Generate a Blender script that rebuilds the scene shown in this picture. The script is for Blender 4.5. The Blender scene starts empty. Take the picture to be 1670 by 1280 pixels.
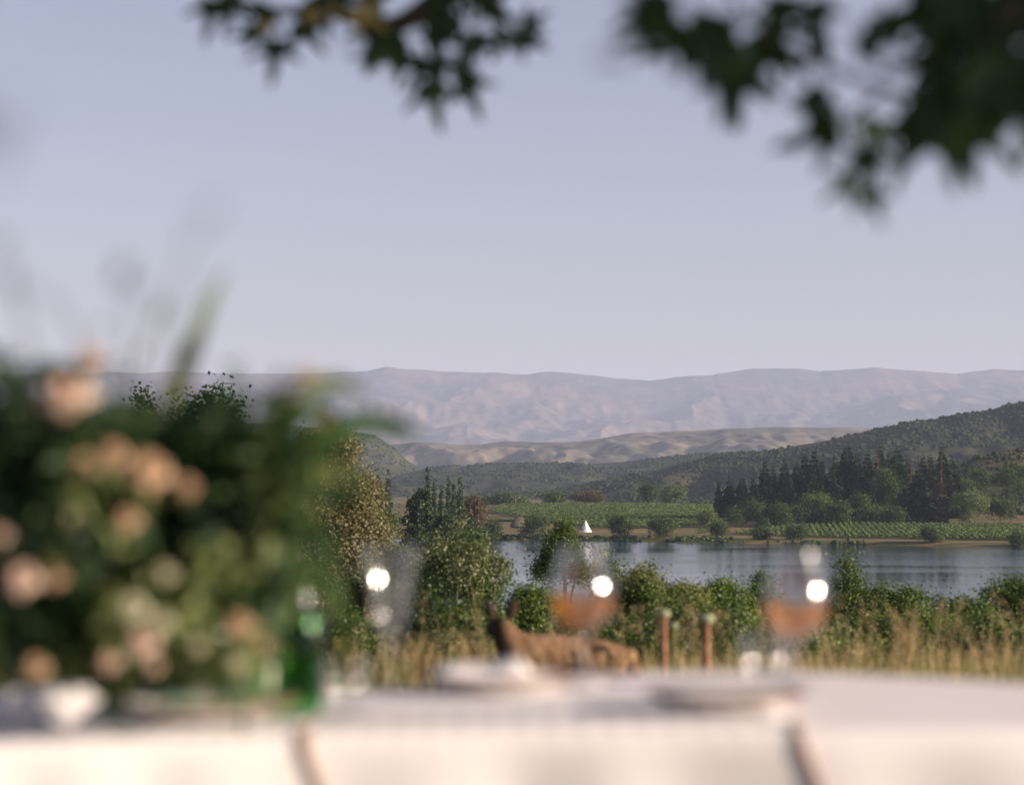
import bpy, math, random
import numpy as np
from mathutils import Vector, Matrix

scene = bpy.context.scene
R = math.radians
COL = scene.collection

# ------------------------------------------------------------------ camera
CAM_H = 1.03
LENS = 85.0
FPX = 1670 * LENS / 36.0
YH = 780.0                                    # row of the horizon in the 1670x1280 photograph
TILT = math.atan((YH - 640) / FPX)
cd = bpy.data.cameras.new('camera')
cam = bpy.data.objects.new('camera', cd)
COL.objects.link(cam)
cam.location = (0, 0, CAM_H)
cam.rotation_euler = (R(90) + TILT, 0, 0)
cd.lens = LENS
cd.sensor_width = 36
cd.clip_start = 0.05
cd.clip_end = 60000
cd.dof.use_dof = True
cd.dof.focus_distance = 260
cd.dof.aperture_fstop = 2.75
scene.camera = cam

# ------------------------------------------------------------------ world, sun, exposure
SUN_AZ = 77.5      # degrees to the right of the direction pointing back from the scene to the camera
SUN_EL = 17.0
sun_dir = Vector((math.sin(R(SUN_AZ)) * math.cos(R(SUN_EL)), -math.cos(R(SUN_AZ)) * math.cos(R(SUN_EL)), math.sin(R(SUN_EL))))
w = bpy.data.worlds.new('World')
scene.world = w
w.use_nodes = True
wn = w.node_tree.nodes
wl = w.node_tree.links
bg = wn['Background']
sky = wn.new('ShaderNodeTexSky')
sky.sky_type = 'NISHITA'
sky.sun_disc = False
sky.sun_elevation = R(SUN_EL)
sky.sun_rotation = math.atan2(sun_dir.x, sun_dir.y)
sky.altitude = 600
sky.air_density = 1.0
sky.dust_density = 1.2
sky.ozone_density = 1.6
hs = wn.new('ShaderNodeHueSaturation')
hs.inputs['Saturation'].default_value = 0.74
mx = wn.new('ShaderNodeMix')
mx.data_type = 'RGBA'
mx.blend_type = 'MULTIPLY'
mx.inputs['Factor'].default_value = 1.0
mx.inputs[7].default_value = (1.05, 0.905, 0.985, 1)
wl.new(sky.outputs[0], hs.inputs['Color'])
wl.new(hs.outputs[0], mx.inputs[6])
wl.new(mx.outputs[2], bg.inputs['Color'])
bg.inputs['Strength'].default_value = 0.070

sd = bpy.data.lights.new('sun', 'SUN')
sd.energy = 5.0
sd.angle = R(0.53)
sd.color = (1.0, 0.84, 0.68)
sun = bpy.data.objects.new('sun', sd)
COL.objects.link(sun)
sun.rotation_euler = sun_dir.to_track_quat('Z', 'Y').to_euler()
sun.location = (20, -10, 30)

vs = scene.view_settings
vs.view_transform = 'Standard'
vs.look = 'None'
vs.exposure = 0.90
vs.gamma = 1.0
vs.use_curve_mapping = False

scene.render.engine = 'CYCLES'
cy = scene.cycles
cy.use_denoising = True
cy.max_bounces = 8
cy.transparent_max_bounces = 24
cy.transmission_bounces = 8
cy.volume_bounces = 2
cy.caustics_reflective = False
cy.caustics_refractive = False

HAZE_DENSITY = 0.46e-4
HAZE_COLOR = (0.66, 0.755, 0.99)

# ------------------------------------------------------------------ helpers
CT = math.cos(TILT); ST = math.sin(TILT)
def P(px, py, d):
    """world point seen at photo pixel (px,py) standing d metres ahead (along +Y)"""
    cx = (px - 835) / FPX
    cyv = (640 - py) / FPX
    dy = CT - cyv * ST
    dz = ST + cyv * CT
    s = d / dy
    return Vector((cx * s, d, CAM_H + dz * s))

_tab = np.random.RandomState(7).rand(256, 256)
def vnoise(x, y):
    xi = np.floor(x).astype(int); yi = np.floor(y).astype(int)
    fx = x - xi; fy = y - yi
    fx = fx * fx * (3 - 2 * fx); fy = fy * fy * (3 - 2 * fy)
    a = _tab[xi & 255, yi & 255]; b = _tab[(xi + 1) & 255, yi & 255]
    c = _tab[xi & 255, (yi + 1) & 255]; d = _tab[(xi + 1) & 255, (yi + 1) & 255]
    return (a * (1 - fx) + b * fx) * (1 - fy) + (c * (1 - fx) + d * fx) * fy
def fbm(x, y, o=5, gain=0.5):
    x = np.asarray(x, float); y = np.asarray(y, float)
    s = 0; a = 1; t = 0
    for i in range(o):
        s = s + a * vnoise(x * 2 ** i + 17.3 * i, y * 2 ** i + 9.1 * i); t += a; a *= gain
    return s / t - 0.5

def mesh_np(name, V, F, smooth=False):
    """V (n,3), F (m,k) uniform polygons, or list of such arrays"""
    V = np.asarray(V, np.float32)
    if not isinstance(F, list): F = [F]
    F = [np.asarray(f, np.int32) for f in F if len(f)]
    me = bpy.data.meshes.new(name)
    me.vertices.add(len(V)); me.vertices.foreach_set('co', V.ravel())
    nl = sum(f.size for f in F); npoly = sum(len(f) for f in F)
    me.loops.add(nl); me.loops.foreach_set('vertex_index', np.concatenate([f.ravel() for f in F]))
    tot = np.concatenate([np.full(len(f), f.shape[1], np.int32) for f in F])
    st = np.concatenate([[0], np.cumsum(tot)[:-1]]).astype(np.int32)
    me.polygons.add(npoly); me.polygons.foreach_set('loop_start', st)
    if smooth: me.polygons.foreach_set('use_smooth', np.ones(npoly, bool))
    me.update(calc_edges=True)
    me.validate()
    return me

def obj(name, me, mat=None, parent=None, loc=None, label=None, cat=None, group=None, kind=None):
    o = bpy.data.objects.new(name, me)
    COL.objects.link(o)
    if mat is not None and me is not None and not me.materials: me.materials.append(mat)
    if parent is not None: o.parent = parent
    if loc is not None: o.location = loc
    if label: o['label'] = label
    if cat: o['category'] = cat
    if group: o['group'] = group
    if kind: o['kind'] = kind
    return o
def thing(name, label, cat, loc=(0, 0, 0), group=None):
    return obj(name, None, None, None, loc, label, cat, group)

def copy_thing(root, loc, rz=0.0, scale=(1, 1, 1), label=None):
    r = root.copy(); COL.objects.link(r)
    r.location = loc; r.rotation_euler = (0, 0, rz); r.scale = scale
    if label: r['label'] = label
    for ch in list(root.children):
        c = ch.copy(); COL.objects.link(c); c.parent = r
    return r

class MB:
    """collects geometry into one mesh"""
    def __init__(s): s.V = []; s.F = {}; s.n = 0
    def add(s, V, *Fs):
        V = np.asarray(V, float).reshape(-1, 3)
        for F in Fs:
            F = np.asarray(F, int)
            if F.size: s.F.setdefault(F.shape[1], []).append(F + s.n)
        s.V.append(V); s.n += len(V); return s
    def tube(s, pts, rad, k=7, cap=True):
        pts = np.asarray(pts, float); n = len(pts)
        rad = np.broadcast_to(np.asarray(rad, float), (n,))
        T = np.gradient(pts, axis=0); T /= np.linalg.norm(T, axis=1)[:, None] + 1e-12
        ref = np.array([0, 0, 1.0]) if abs(T[:, 2]).mean() < 0.8 else np.array([1.0, 0, 0])
        U = np.cross(T, ref); U /= np.linalg.norm(U, axis=1)[:, None] + 1e-12
        W = np.cross(T, U)
        a = np.arange(k) * 2 * math.pi / k
        V = pts[:, None] + rad[:, None, None] * (np.cos(a)[None, :, None] * U[:, None] + np.sin(a)[None, :, None] * W[:, None])
        i = np.arange(n - 1)[:, None] * k; j = np.arange(k)[None]; j2 = (j + 1) % k
        Q = np.stack([i + j, i + j2, i + k + j2, i + k + j], -1).reshape(-1, 4)
        s.add(V.reshape(-1, 3), Q)
        if cap:
            b = s.n - n * k
            s.F.setdefault(k, []).append(np.array([[b + x for x in range(k)][::-1], [b + (n - 1) * k + x for x in range(k)]]))
        return s
    def lathe(s, prof, k=32, center=(0, 0, 0)):
        prof = np.asarray(prof, float); n = len(prof); a = np.arange(k) * 2 * math.pi / k
        V = np.stack([prof[:, 0][:, None] * np.cos(a), prof[:, 0][:, None] * np.sin(a), np.repeat(prof[:, 1][:, None], k, 1)], -1).reshape(-1, 3) + np.array(center)
        i = np.arange(n - 1)[:, None] * k; j = np.arange(k)[None]; j2 = (j + 1) % k
        Q = np.stack([i + j, i + j2, i + k + j2, i + k + j], -1).reshape(-1, 4)
        return s.add(V, Q)
    def build(s, name, smooth=True):
        return mesh_np(name, np.concatenate(s.V), [np.concatenate(f) for f in s.F.values()], smooth)

def grid_faces(n, m, wrap=False):
    i = np.arange(n - 1)[:, None] * m; j = np.arange(m if wrap else m - 1)[None]; j2 = (j + 1) % m
    return np.stack([i + j, i + j2, i + m + j2, i + m + j], -1).reshape(-1, 4)

# ------------------------------------------------------------------ materials
def mat(name, color=(.5, .5, .5), rough=0.7, spec=0.3):
    m = bpy.data.materials.new(name); m.use_nodes = True
    b = m.node_tree.nodes['Principled BSDF']
    b.inputs['Base Color'].default_value = (*color, 1)
    b.inputs['Roughness'].default_value = rough
    b.inputs['Specular IOR Level'].default_value = spec
    return m
def nd(m, t, **kw):
    n = m.node_tree.nodes.new(t)
    for k, v in kw.items(): setattr(n, k, v)
    return n
def lk(m, a, b): m.node_tree.links.new(a, b)
def ramp(m, fac, stops):
    r = nd(m, 'ShaderNodeValToRGB')
    e = r.color_ramp.elements
    while len(e) < len(stops): e.new(0.5)
    for el, (p, c) in zip(e, stops):
        el.position = p; el.color = (*c, 1)
    lk(m, fac, r.inputs[0])
    return r.outputs[0]
def noise(m, scale, detail=4, rough=0.55, coord='Object', stretch=None):
    tc = nd(m, 'ShaderNodeTexCoord')
    n = nd(m, 'ShaderNodeTexNoise')
    n.inputs['Scale'].default_value = scale; n.inputs['Detail'].default_value = detail; n.inputs['Roughness'].default_value = rough
    src = tc.outputs[coord]
    if stretch:
        mp = nd(m, 'ShaderNodeMapping'); mp.inputs['Scale'].default_value = stretch
        lk(m, src, mp.inputs[0]); src = mp.outputs[0]
    lk(m, src, n.inputs['Vector'])
    return n.outputs['Fac']
def mixc(m, fac, a, b):
    x = nd(m, 'ShaderNodeMix'); x.data_type = 'RGBA'
    for sock, v in ((0, fac), (6, a), (7, b)):
        if isinstance(v, (tuple, float)): x.inputs[sock].default_value = (*v, 1) if isinstance(v, tuple) else v
        else: lk(m, v, x.inputs[sock])
    return x.outputs[2]
def bump(m, h, dist, strength=1.0):
    b = nd(m, 'ShaderNodeBump'); b.inputs['Distance'].default_value = dist; b.inputs['Strength'].default_value = strength
    lk(m, h, b.inputs['Height'])
    lk(m, b.outputs[0], m.node_tree.nodes['Principled BSDF'].inputs['Normal'])

def foliage(name, cols, trans=0.35, rough=0.55, spec=0.35, clump=None):
    """leaf material: colour differs from leaf to leaf, light shines through"""
    m = mat(name, rough=rough, spec=spec)
    nt = m.node_tree; b = nt.nodes['Principled BSDF']; out = nt.nodes['Material Output']
    g = nd(m, 'ShaderNodeNewGeometry')
    n = len(cols)
    c = ramp(m, g.outputs['Random Per Island'], [(i / (n - 1), cc) for i, cc in enumerate(cols)])
    lk(m, c, b.inputs['Base Color'])
    t = nd(m, 'ShaderNodeBsdfTranslucent'); lk(m, c, t.inputs['Color'])
    mxs = nd(m, 'ShaderNodeMixShader'); mxs.inputs[0].default_value = trans
    lk(m, b.outputs[0], mxs.inputs[1]); lk(m, t.outputs[0], mxs.inputs[2]); lk(m, mxs.outputs[0], out.inputs['Surface'])
    return m

M = {}
# ground: dry grass and green patches
m = M['ground'] = mat('ground_soil', rough=0.95, spec=0.1)
a = noise(m, 0.02, 6, 0.6); b_ = noise(m, 0.35, 5, 0.65)
c1 = ramp(m, a, [(0.38, (.055, .075, .022)), (0.5, (.13, .115, .04)), (0.62, (.24, .155, .075))])
c2 = ramp(m, b_, [(0.35, (.06, .07, .025)), (0.65, (.2, .15, .07))])
lk(m, mixc(m, 0.45, c1, c2), m.node_tree.nodes['Principled BSDF'].inputs['Base Color'])
# shore strip: reddish dry earth and grass, in bands along the lake
m = M['shore'] = mat('shore_earth', rough=0.95, spec=0.1)
a = noise(m, 0.05, 5, 0.6, stretch=(0.25, 2.2, 1)); b_ = noise(m, 0.5, 4, 0.6)
c1 = ramp(m, a, [(0.36, (.05, .06, .02)), (0.47, (.12, .11, .035)), (0.56, (.33, .20, .11)), (0.68, (.42, .29, .18))])
lk(m, mixc(m, b_, c1, (.10, .10, .03)), m.node_tree.nodes['Principled BSDF'].inputs['Base Color'])
# mountains and hills
def hillmat(name, lo, mid, hi, s1, s2, p=(0.40, 0.5, 0.62)):
    m = mat(name, rough=0.95, spec=0.05)
    a = noise(m, s1, 7, 0.62); b_ = noise(m, s2, 5, 0.7)
    ca = ramp(m, a, [(p[0], lo), (p[1], mid), (p[2], hi)])
    cb = ramp(m, b_, [(0.42, lo), (0.6, hi)])
    lk(m, mixc(m, 0.4, ca, cb), m.node_tree.nodes['Principled BSDF'].inputs['Base Color'])
    return m
M['mountain'] = hillmat('mountain_rock', (.025, .035, .037), (.095, .075, .066), (.22, .15, .125), 0.0016, 0.012)
M['plain'] = hillmat('dry_foothill', (.045, .065, .04), (.13, .115, .075), (.27, .21, .15), 0.0045, 0.022)
M['scrubhill'] = hillmat('scrub_hill_earth', (.022, .034, .018), (.036, .046, .022), (.11, .092, .05), 0.009, 0.06, (0.44, 0.54, 0.70))
M['righthill'] = hillmat('right_hill_earth', (.05, .06, .022), (.10, .095, .035), (.24, .18, .09), 0.012, 0.09)
# water
m = M['water'] = mat('lake_water', (.02, .05, .085), 0.06, 0.5)
m.node_tree.nodes['Principled BSDF'].inputs['IOR'].default_value = 1.33
tc = nd(m, 'ShaderNodeTexCoord'); mp = nd(m, 'ShaderNodeMapping'); mp.inputs['Scale'].default_value = (0.5, 1.0, 1)
n1 = nd(m, 'ShaderNodeTexNoise'); n1.inputs['Scale'].default_value = 0.9; n1.inputs['Detail'].default_value = 4
lk(m, tc.outputs['Object'], mp.inputs[0]); lk(m, mp.outputs[0], n1.inputs['Vector'])
n2 = noise(m, 0.012, 3, 0.5, stretch=(0.35, 1.6, 1))
mu = nd(m, 'ShaderNodeMath', operation='MULTIPLY'); lk(m, n1.outputs['Fac'], mu.inputs[0])
rr = ramp(m, n2, [(0.42, (.25, .25, .25)), (0.62, (1, 1, 1))]); lk(m, rr, mu.inputs[1])
bump(m, mu.outputs[0], 0.10, 1.0)
# foliage
M['conifer'] = foliage('conifer_needles', [(.012, .030, .012), (.024, .048, .017), (.055, .08, .027)], 0.15, 0.6, .2)
M['conifer_brown'] = foliage('browning_needles', [(.05, .042, .02), (.09, .06, .03), (.13, .075, .04)], 0.2, 0.7, .2)
M['far_green'] = foliage('far_leaves', [(.034, .062, .016), (.06, .10, .026), (.105, .14, .04)], 0.25, 0.6, .2)
M['far_light'] = foliage('far_light_leaves', [(.07, .11, .026), (.13, .18, .048), (.20, .23, .075)], 0.3, 0.6, .2)
M['far_rust'] = foliage('far_rusty_leaves', [(.07, .065, .025), (.12, .09, .035), (.16, .10, .045)], 0.3, 0.6, .2)
M['poplar'] = foliage('poplar_leaves', [(.03, .055, .02), (.06, .095, .034), (.10, .14, .05)], 0.25, 0.6, .2)
M['vine'] = foliage('vine_leaves', [(.055, .10, .022), (.10, .155, .035), (.16, .21, .06)], 0.3, 0.6, .2)
M['scrub'] = foliage('scrub_leaves', [(.016, .028, .012), (.026, .040, .016), (.05, .06, .024)], 0.1, 0.8, .1)
M['olive_leaf'] = foliage('olive_brown_leaves', [(.12, .12, .05), (.19, .175, .085), (.29, .255, .14)], 0.3, 0.5, .3)
M['dark_leaf'] = foliage('dark_leaves', [(.018, .04, .012), (.035, .065, .018), (.06, .09, .028)], 0.3, 0.5, .3)
M['bush_a'] = foliage('bush_green_leaves', [(.055, .10, .018), (.115, .175, .034), (.21, .25, .06)], 0.38, 0.5, .4)
M['bush_b'] = foliage('bush_yellow_green_leaves', [(.08, .11, .02), (.17, .19, .042), (.29, .29, .09)], 0.38, 0.5, .4)
M['bush_c'] = foliage('bush_deep_green_leaves', [(.042, .08, .016), (.085, .135, .028), (.155, .195, .05)], 0.35, 0.5, .4)
M['silver'] = foliage('pale_shoot_leaves', [(.07, .10, .035), (.14, .16, .065), (.26, .26, .13)], 0.3, 0.45, .4)
M['bark'] = mat('bark', (.11, .085, .06), 0.9, .1)
m = M['bark']; lk(m, ramp(m, noise(m, 9, 5, .7), [(0.35, (.05, .04, .03)), (0.65, (.17, .135, .10))]), m.node_tree.nodes['Principled BSDF'].inputs['Base Color'])
M['grass_green'] = foliage('meadow_grass_green', [(.10, .13, .03), (.18, .19, .05), (.28, .25, .08)], 0.4, 0.6, .3)
M['grass_dry'] = foliage('meadow_grass_dry', [(.36, .27, .11), (.50, .38, .18), (.62, .49, .26)], 0.35, 0.6, .3)
M['plume'] = foliage('grass_plume', [(.46, .31, .17), (.56, .39, .23), (.64, .48, .31)], 0.4, 0.8, .1)
# table things
m = M['cloth'] = mat('white_linen', (.80, .77, .76), 0.9, .1)
lk(m, ramp(m, noise(m, 6, 3, .5), [(0.3, (.78, .735, .735)), (0.7, (.83, .785, .785))]), m.node_tree.nodes['Principled BSDF'].inputs['Base Color'])
bump(m, noise(m, 900, 2, .5), 0.0004, 0.5)
m = M['napkin'] = mat('napkin_linen', (.80, .755, .745), 0.9, .1)
bump(m, noise(m, 700, 2, .5), 0.0004, 0.5)
m = M['hem_shadow'] = mat('brown_hem_shadow', (.48, .31, .21), 0.9, .1)  # brown edge line painted for the shade along the hanging linen
M['china'] = mat('white_stoneware', (.80, .78, .75), 0.25, .5)
M['rim'] = mat('brown_rim_shadow', (.22, .10, .05), 0.3, .5)  # brown stands in for the shadow line at the plate edge
M['ceramic'] = mat('cream_ceramic', (.78, .73, .68), 0.4, .4)
M['wood'] = mat('table_wood', (.28, .18, .10), 0.6, .3)
M['candle'] = mat('ivory_wax', (.80, .74, .66), 0.5, .4)
M['candle'].node_tree.nodes['Principled BSDF'].inputs['Subsurface Weight'].default_value = 0.3
def glassmat(name, tint, gloss, rough=0.07):
    m = bpy.data.materials.new(name); m.use_nodes = True
    nt = m.node_tree; nt.nodes.remove(nt.nodes['Principled BSDF']); out = nt.nodes['Material Output']
    t = nd(m, 'ShaderNodeBsdfTransparent'); t.inputs[0].default_value = (*tint, 1)
    g = nd(m, 'ShaderNodeBsdfGlossy'); g.inputs['Roughness'].default_value = rough
    lw = nd(m, 'ShaderNodeLayerWeight'); lw.inputs[0].default_value = 0.5
    pw = nd(m, 'ShaderNodeMath', operation='POWER'); lk(m, lw.outputs['Facing'], pw.inputs[0]); pw.inputs[1].default_value = 3.0
    ma = nd(m, 'ShaderNodeMath', operation='MULTIPLY_ADD'); lk(m, pw.outputs[0], ma.inputs[0]); ma.inputs[1].default_value = 0.65; ma.inputs[2].default_value = gloss
    x = nd(m, 'ShaderNodeMixShader'); lk(m, ma.outputs[0], x.inputs[0]); lk(m, t.outputs[0], x.inputs[1]); lk(m, g.outputs[0], x.inputs[2])
    lk(m, x.outputs[0], out.inputs['Surface'])
    return m
M['glass'] = glassmat('clear_glass', (.97, .975, .97), .09)
M['bottle'] = glassmat('green_bottle_glass', (.34, .67, .38), .03)
m = M['wine'] = bpy.data.materials.new('amber_rose_wine'); m.use_nodes = True
nt = m.node_tree; nt.nodes.remove(nt.nodes['Principled BSDF'])
t = nd(m, 'ShaderNodeBsdfTransparent'); t.inputs[0].default_value = (.93, .64, .32, 1)
dff = nd(m, 'ShaderNodeBsdfTranslucent'); dff.inputs[0].default_value = (.92, .50, .15, 1)
x = nd(m, 'ShaderNodeMixShader'); x.inputs[0].default_value = 0.45
lk(m, t.outputs[0], x.inputs[1]); lk(m, dff.outputs[0], x.inputs[2]); lk(m, x.outputs[0], nt.nodes['Material Output'].inputs['Surface'])
# flowers
M['blossom_pale'] = foliage('pale_peach_petals', [(.72, .50, .38), (.80, .58, .46), (.84, .66, .55)], 0.35, 0.6, .2)
M['blossom_peach'] = foliage('peach_petals', [(.60, .38, .22), (.70, .46, .29), (.77, .55, .38)], 0.35, 0.6, .2)
M['blossom_cream'] = foliage('cream_green_petals', [(.55, .55, .33), (.66, .62, .42), (.74, .68, .52)], 0.35, 0.6, .2)
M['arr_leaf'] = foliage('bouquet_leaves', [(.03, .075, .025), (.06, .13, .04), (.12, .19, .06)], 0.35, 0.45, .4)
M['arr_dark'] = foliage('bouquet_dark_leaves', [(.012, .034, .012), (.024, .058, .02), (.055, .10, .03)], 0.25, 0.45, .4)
M['arr_light'] = foliage('bouquet_light_sunlit_leaves', [(.16, .22, .07), (.22, .28, .10), (.30, .34, .14)], 0.4, 0.5, .3)  # lighter colour also stands in for sun falling on the bouquet
M['arr_stem'] = mat('bouquet_stem', (.12, .17, .06), 0.6)
M['seed'] = mat('grey_green_seed_head', (.13, .14, .10), 0.8)
M['maple'] = foliage('maple_leaves', [(.020, .045, .014), (.03, .06, .018), (.045, .08, .025)], 0.30, 0.5, .3)
M['maple_sunlit'] = foliage('sunlit_maple_leaves', [(.52, .38, .08), (.65, .46, .12), (.72, .54, .18)], 0.6, 0.5, .3)  # sun on a few leaves, put into a brighter yellow colour
# far things, animal
M['canvas'] = mat('white_canvas', (.82, .76, .72), 0.85, .1)
M['pole'] = mat('pale_pole_wood', (.34, .26, .19), 0.8, .1)
M['thatch'] = mat('grey_brown_thatch', (.12, .10, .075), 0.95, .05)
m = M['fur'] = mat('reddish_fur', (.30, .14, .065), 0.85, .1)
cf = ramp(m, noise(m, 14, 6, .75, stretch=(2.2, 1, .7)), [(0.36, (.07, .04, .02)), (0.5, (.23, .13, .07)), (0.66, (.42, .27, .16))])
tcx = nd(m, 'ShaderNodeTexCoord'); sx = nd(m, 'ShaderNodeSeparateXYZ'); lk(m, tcx.outputs['Object'], sx.inputs[0])
mr = nd(m, 'ShaderNodeMapRange'); lk(m, sx.outputs['X'], mr.inputs[0]); mr.inputs[1].default_value = -.055; mr.inputs[2].default_value = -.015
lk(m, mixc(m, mr.outputs[0], (.04, .026, .016), cf), m.node_tree.nodes['Principled BSDF'].inputs['Base Color'])
bump(m, noise(m, 90, 3, .7), 0.01, 0.8)
M['fur_dark'] = mat('dark_fur', (.05, .032, .02), 0.9, .1)
m = M['rust'] = mat('rust_red_stalk', (.38, .14, .07), 0.8, .2)
lk(m, ramp(m, noise(m, 30, 4, .6), [(0.35, (.24, .11, .06)), (0.65, (.40, .21, .13))]), m.node_tree.nodes['Principled BSDF'].inputs['Base Color'])
M['cap'] = mat('pale_green_cap', (.28, .30, .18), 0.8, .2)

# ------------------------------------------------------------------ terrain
LAKE_Z = -24.0
_py = np.array([-3000, -200, -20, 12.2, 17, 28, 45, 70, 120, 250, 410, 440, 480, 860])
_pz = np.array([25, 6, 0, 0, -1.0, -2.2, -3.6, -6, -10, -17, -23.4, -24.6, -27, -27.5])
def sstep(t): t = np.clip(t, 0, 1); return t * t * (3 - 2 * t)
def shore_y(x): return 985 - 0.5 * np.clip(x, -300, 600) + 10 * fbm(np.asarray(x) / 40.0, np.zeros_like(np.asarray(x, float)), 3)
_fs = np.array([-60, -4, 0, 7, 30, 100, 200, 330, 450, 700, 1000, 12000, 40000])
_fz = np.array([-27.5, -25, -24.05, -23.0, -22.6, -21.6, -19.6, -17.0, -14.6, -18, -25, -25, -25])
def ground(x, y):
    x = np.asarray(x, float); y = np.asarray(y, float)
    s = y - shore_y(x)
    z = np.where(s < -60, np.interp(y, _py, _pz), np.interp(s, _fs, _fz))
    left = sstep((-28 - x - 0.02 * (y - 500)) / 30) * sstep((y - 380) / 80) * sstep((1010 - y) / 60)
    z = z + left * np.maximum(0, -21.6 - z)
    rough = np.clip((y - 16) / 60, 0, 1)
    z = z + rough * (fbm(x / 25, y / 25, 4) * 0.7 + np.clip((np.hypot(x, y) - 1700) / 1000, 0, 1) * fbm(x / 600, y / 600, 4) * 25)
    z = z + 0.05 * fbm(x / 1.5, y / 1.5, 3) * np.clip(1 - rough * 3, 0, 1)
    return z

ang = np.unique(np.concatenate([np.linspace(-180, 180, 145), np.linspace(-24, 24, 385)]))
rad = np.concatenate([[0.0], np.geomspace(1.2, 800, 110), np.linspace(806, 1500, 130), np.geomspace(1520, 26500, 46)])
A, Rr = np.meshgrid(np.radians(ang[:-1]), rad)
X = Rr * np.sin(A); Y = Rr * np.cos(A)
Z = ground(X, Y)
obj('ground', mesh_np('ground', np.stack([X, Y, Z], -1).reshape(-1, 3), grid_faces(len(rad), len(ang) - 1, True), True), M['ground'], kind='structure')

# shore strip lying on the far bank
xs = np.linspace(-130, 420, 221); ss = np.array([-3, 0, 2, 5, 9, 14, 20, 28, 36, 46, 58, 72, 90, 110])
GX, GS = np.meshgrid(xs, ss, indexing='ij')
GY = shore_y(GX) + GS
GZ = ground(GX, GY) + 0.12
obj('shore', mesh_np('shore', np.stack([GX, GY, GZ], -1).reshape(-1, 3), grid_faces(len(xs), len(ss))[:, ::-1], True), M['shore'], kind='structure')

# lake
lx = np.linspace(-120, 700, 60); ly = np.linspace(400, 1080, 40)
GX, GY = np.meshgrid(lx, ly, indexing='ij')
obj('lake_water', mesh_np('lake', np.stack([GX, GY, np.full_like(GX, LAKE_Z)], -1).reshape(-1, 3), grid_faces(60, 40)[:, ::-1]), M['water'], kind='structure')

def ridge(name, D, W, pts, material, amp, nscale, base=-26, ncol=420, nrow=46, px0=-900, px1=2600, front=1.15, seed=0, ridgey=0.0, jag=0.0):
    """hill with the given skyline (photo pixels) at distance D, sloping W metres to either side"""
    px = np.linspace(px0, px1, ncol)
    crest = np.interp(px, [p[0] for p in pts], [p[1] for p in pts])
    crest = crest + jag * 2 * fbm(px / 60.0, px * 0 + seed, 5, .6)
    cx = (px - 835) / FPX * D
    cz = CAM_H + (YH - crest) / FPX * D
    cz = np.maximum(cz, base - 4)
    t = np.concatenate([np.linspace(-1, 0, nrow), np.linspace(0.05, 1, nrow // 3)])
    T, CX = np.meshgrid(t, cx); _, CZ = np.meshgrid(t, cz)
    prof = np.where(T < 0, (1 - (-T) ** front) , (1 - T ** 1.5))
    Yy = D + T * W
    nz = fbm(CX / nscale + seed * 3.1, Yy / nscale + seed, 6, 0.52)
    rg = 1 - 2 * np.abs(fbm(CX / (nscale * .45) + seed * 1.7 + 4, Yy / (nscale * 1.1) + 2, 5, 0.55)) * 2
    hgt = np.maximum(CZ - base, 0)
    env = np.sin(np.clip(1 + T, 0, 1) * math.pi) * 0.9 + 0.1
    zz = base + hgt * prof + (amp * nz + ridgey * (rg - 0.6)) * env * np.clip(hgt / 40, 0, 1)
    zz = np.where(hgt <= 0.1, base - 4, zz)
    V = np.stack([CX, Yy, zz], -1)
    o = obj(name, mesh_np(name, V.reshape(-1, 3), grid_faces(ncol, len(t))[:, ::-1], True), material, kind='structure')
    return V[:, :nrow]

ridge('mountain_range', 20000, 5600, [(-900, 640), (-400, 620), (0, 612), (180, 606), (320, 604), (440, 606), (520, 604), (600, 603), (630, 598), (650, 600), (720, 606), (840, 609), (860, 609), (880, 605), (905, 604), (940, 607), (1000, 614), (1060, 617), (1130, 610), (1160, 611), (1180, 606), (1230, 598), (1300, 598), (1340, 604), (1420, 598), (1500, 605), (1560, 607), (1620, 600), (1670, 602), (2100, 596), (2600, 620)], M['mountain'], 330, 2200, ncol=1300, nrow=130, front=0.8, seed=1, ridgey=190, px0=-500, px1=2200, jag=2.2)
ridge('foothill', 7600, 2000, [(-900, 770), (300, 760), (560, 730), (680, 722), (760, 724), (830, 717), (870, 722), (930, 722), (1000, 712), (1100, 702), (1200, 697), (1300, 696), (1420, 697), (1700, 703), (2600, 730)], M['plain'], 80, 600, ncol=700, nrow=70, front=1.0, seed=2, ridgey=55, jag=2)
slopeL = ridge('hillside', 4600, 880, [(-900, 700), (200, 690), (440, 690), (560, 702), (610, 708), (640, 728), (665, 752), (700, 772), (760, 792), (900, 800), (2600, 806)], M['scrubhill'], 16, 380, seed=3, px1=1200)
hillA = ridge('hill', 4100, 950, [(-900, 800), (450, 800), (600, 790), (660, 775), (720, 763), (790, 759), (860, 757), (960, 755), (1060, 748), (1150, 741), (1250, 738), (1400, 735), (1670, 735), (2600, 760)], M['scrubhill'], 26, 330, seed=4, ridgey=30)
hillB = ridge('hill', 2800, 620, [(-900, 815), (700, 815), (830, 808), (920, 797), (1000, 782), (1060, 768), (1130, 750), (1200, 739), (1290, 727), (1350, 717), (1400, 707), (1440, 699), (1470, 691), (1500, 685), (1530, 682), (1560, 675), (1600, 672), (1620, 668), (1645, 660), (1670, 655), (1900, 630), (2600, 640)], M['scrubhill'], 20, 280, seed=5, ridgey=24)
hillC = ridge('hillside', 1500, 330, [(-900, 830), (1200, 822), (1400, 812), (1480, 792), (1540, 764), (1600, 744), (1670, 730), (1900, 700), (2600, 690)], M['righthill'], 5, 120, base=-19, seed=6, ridgey=4)

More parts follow.
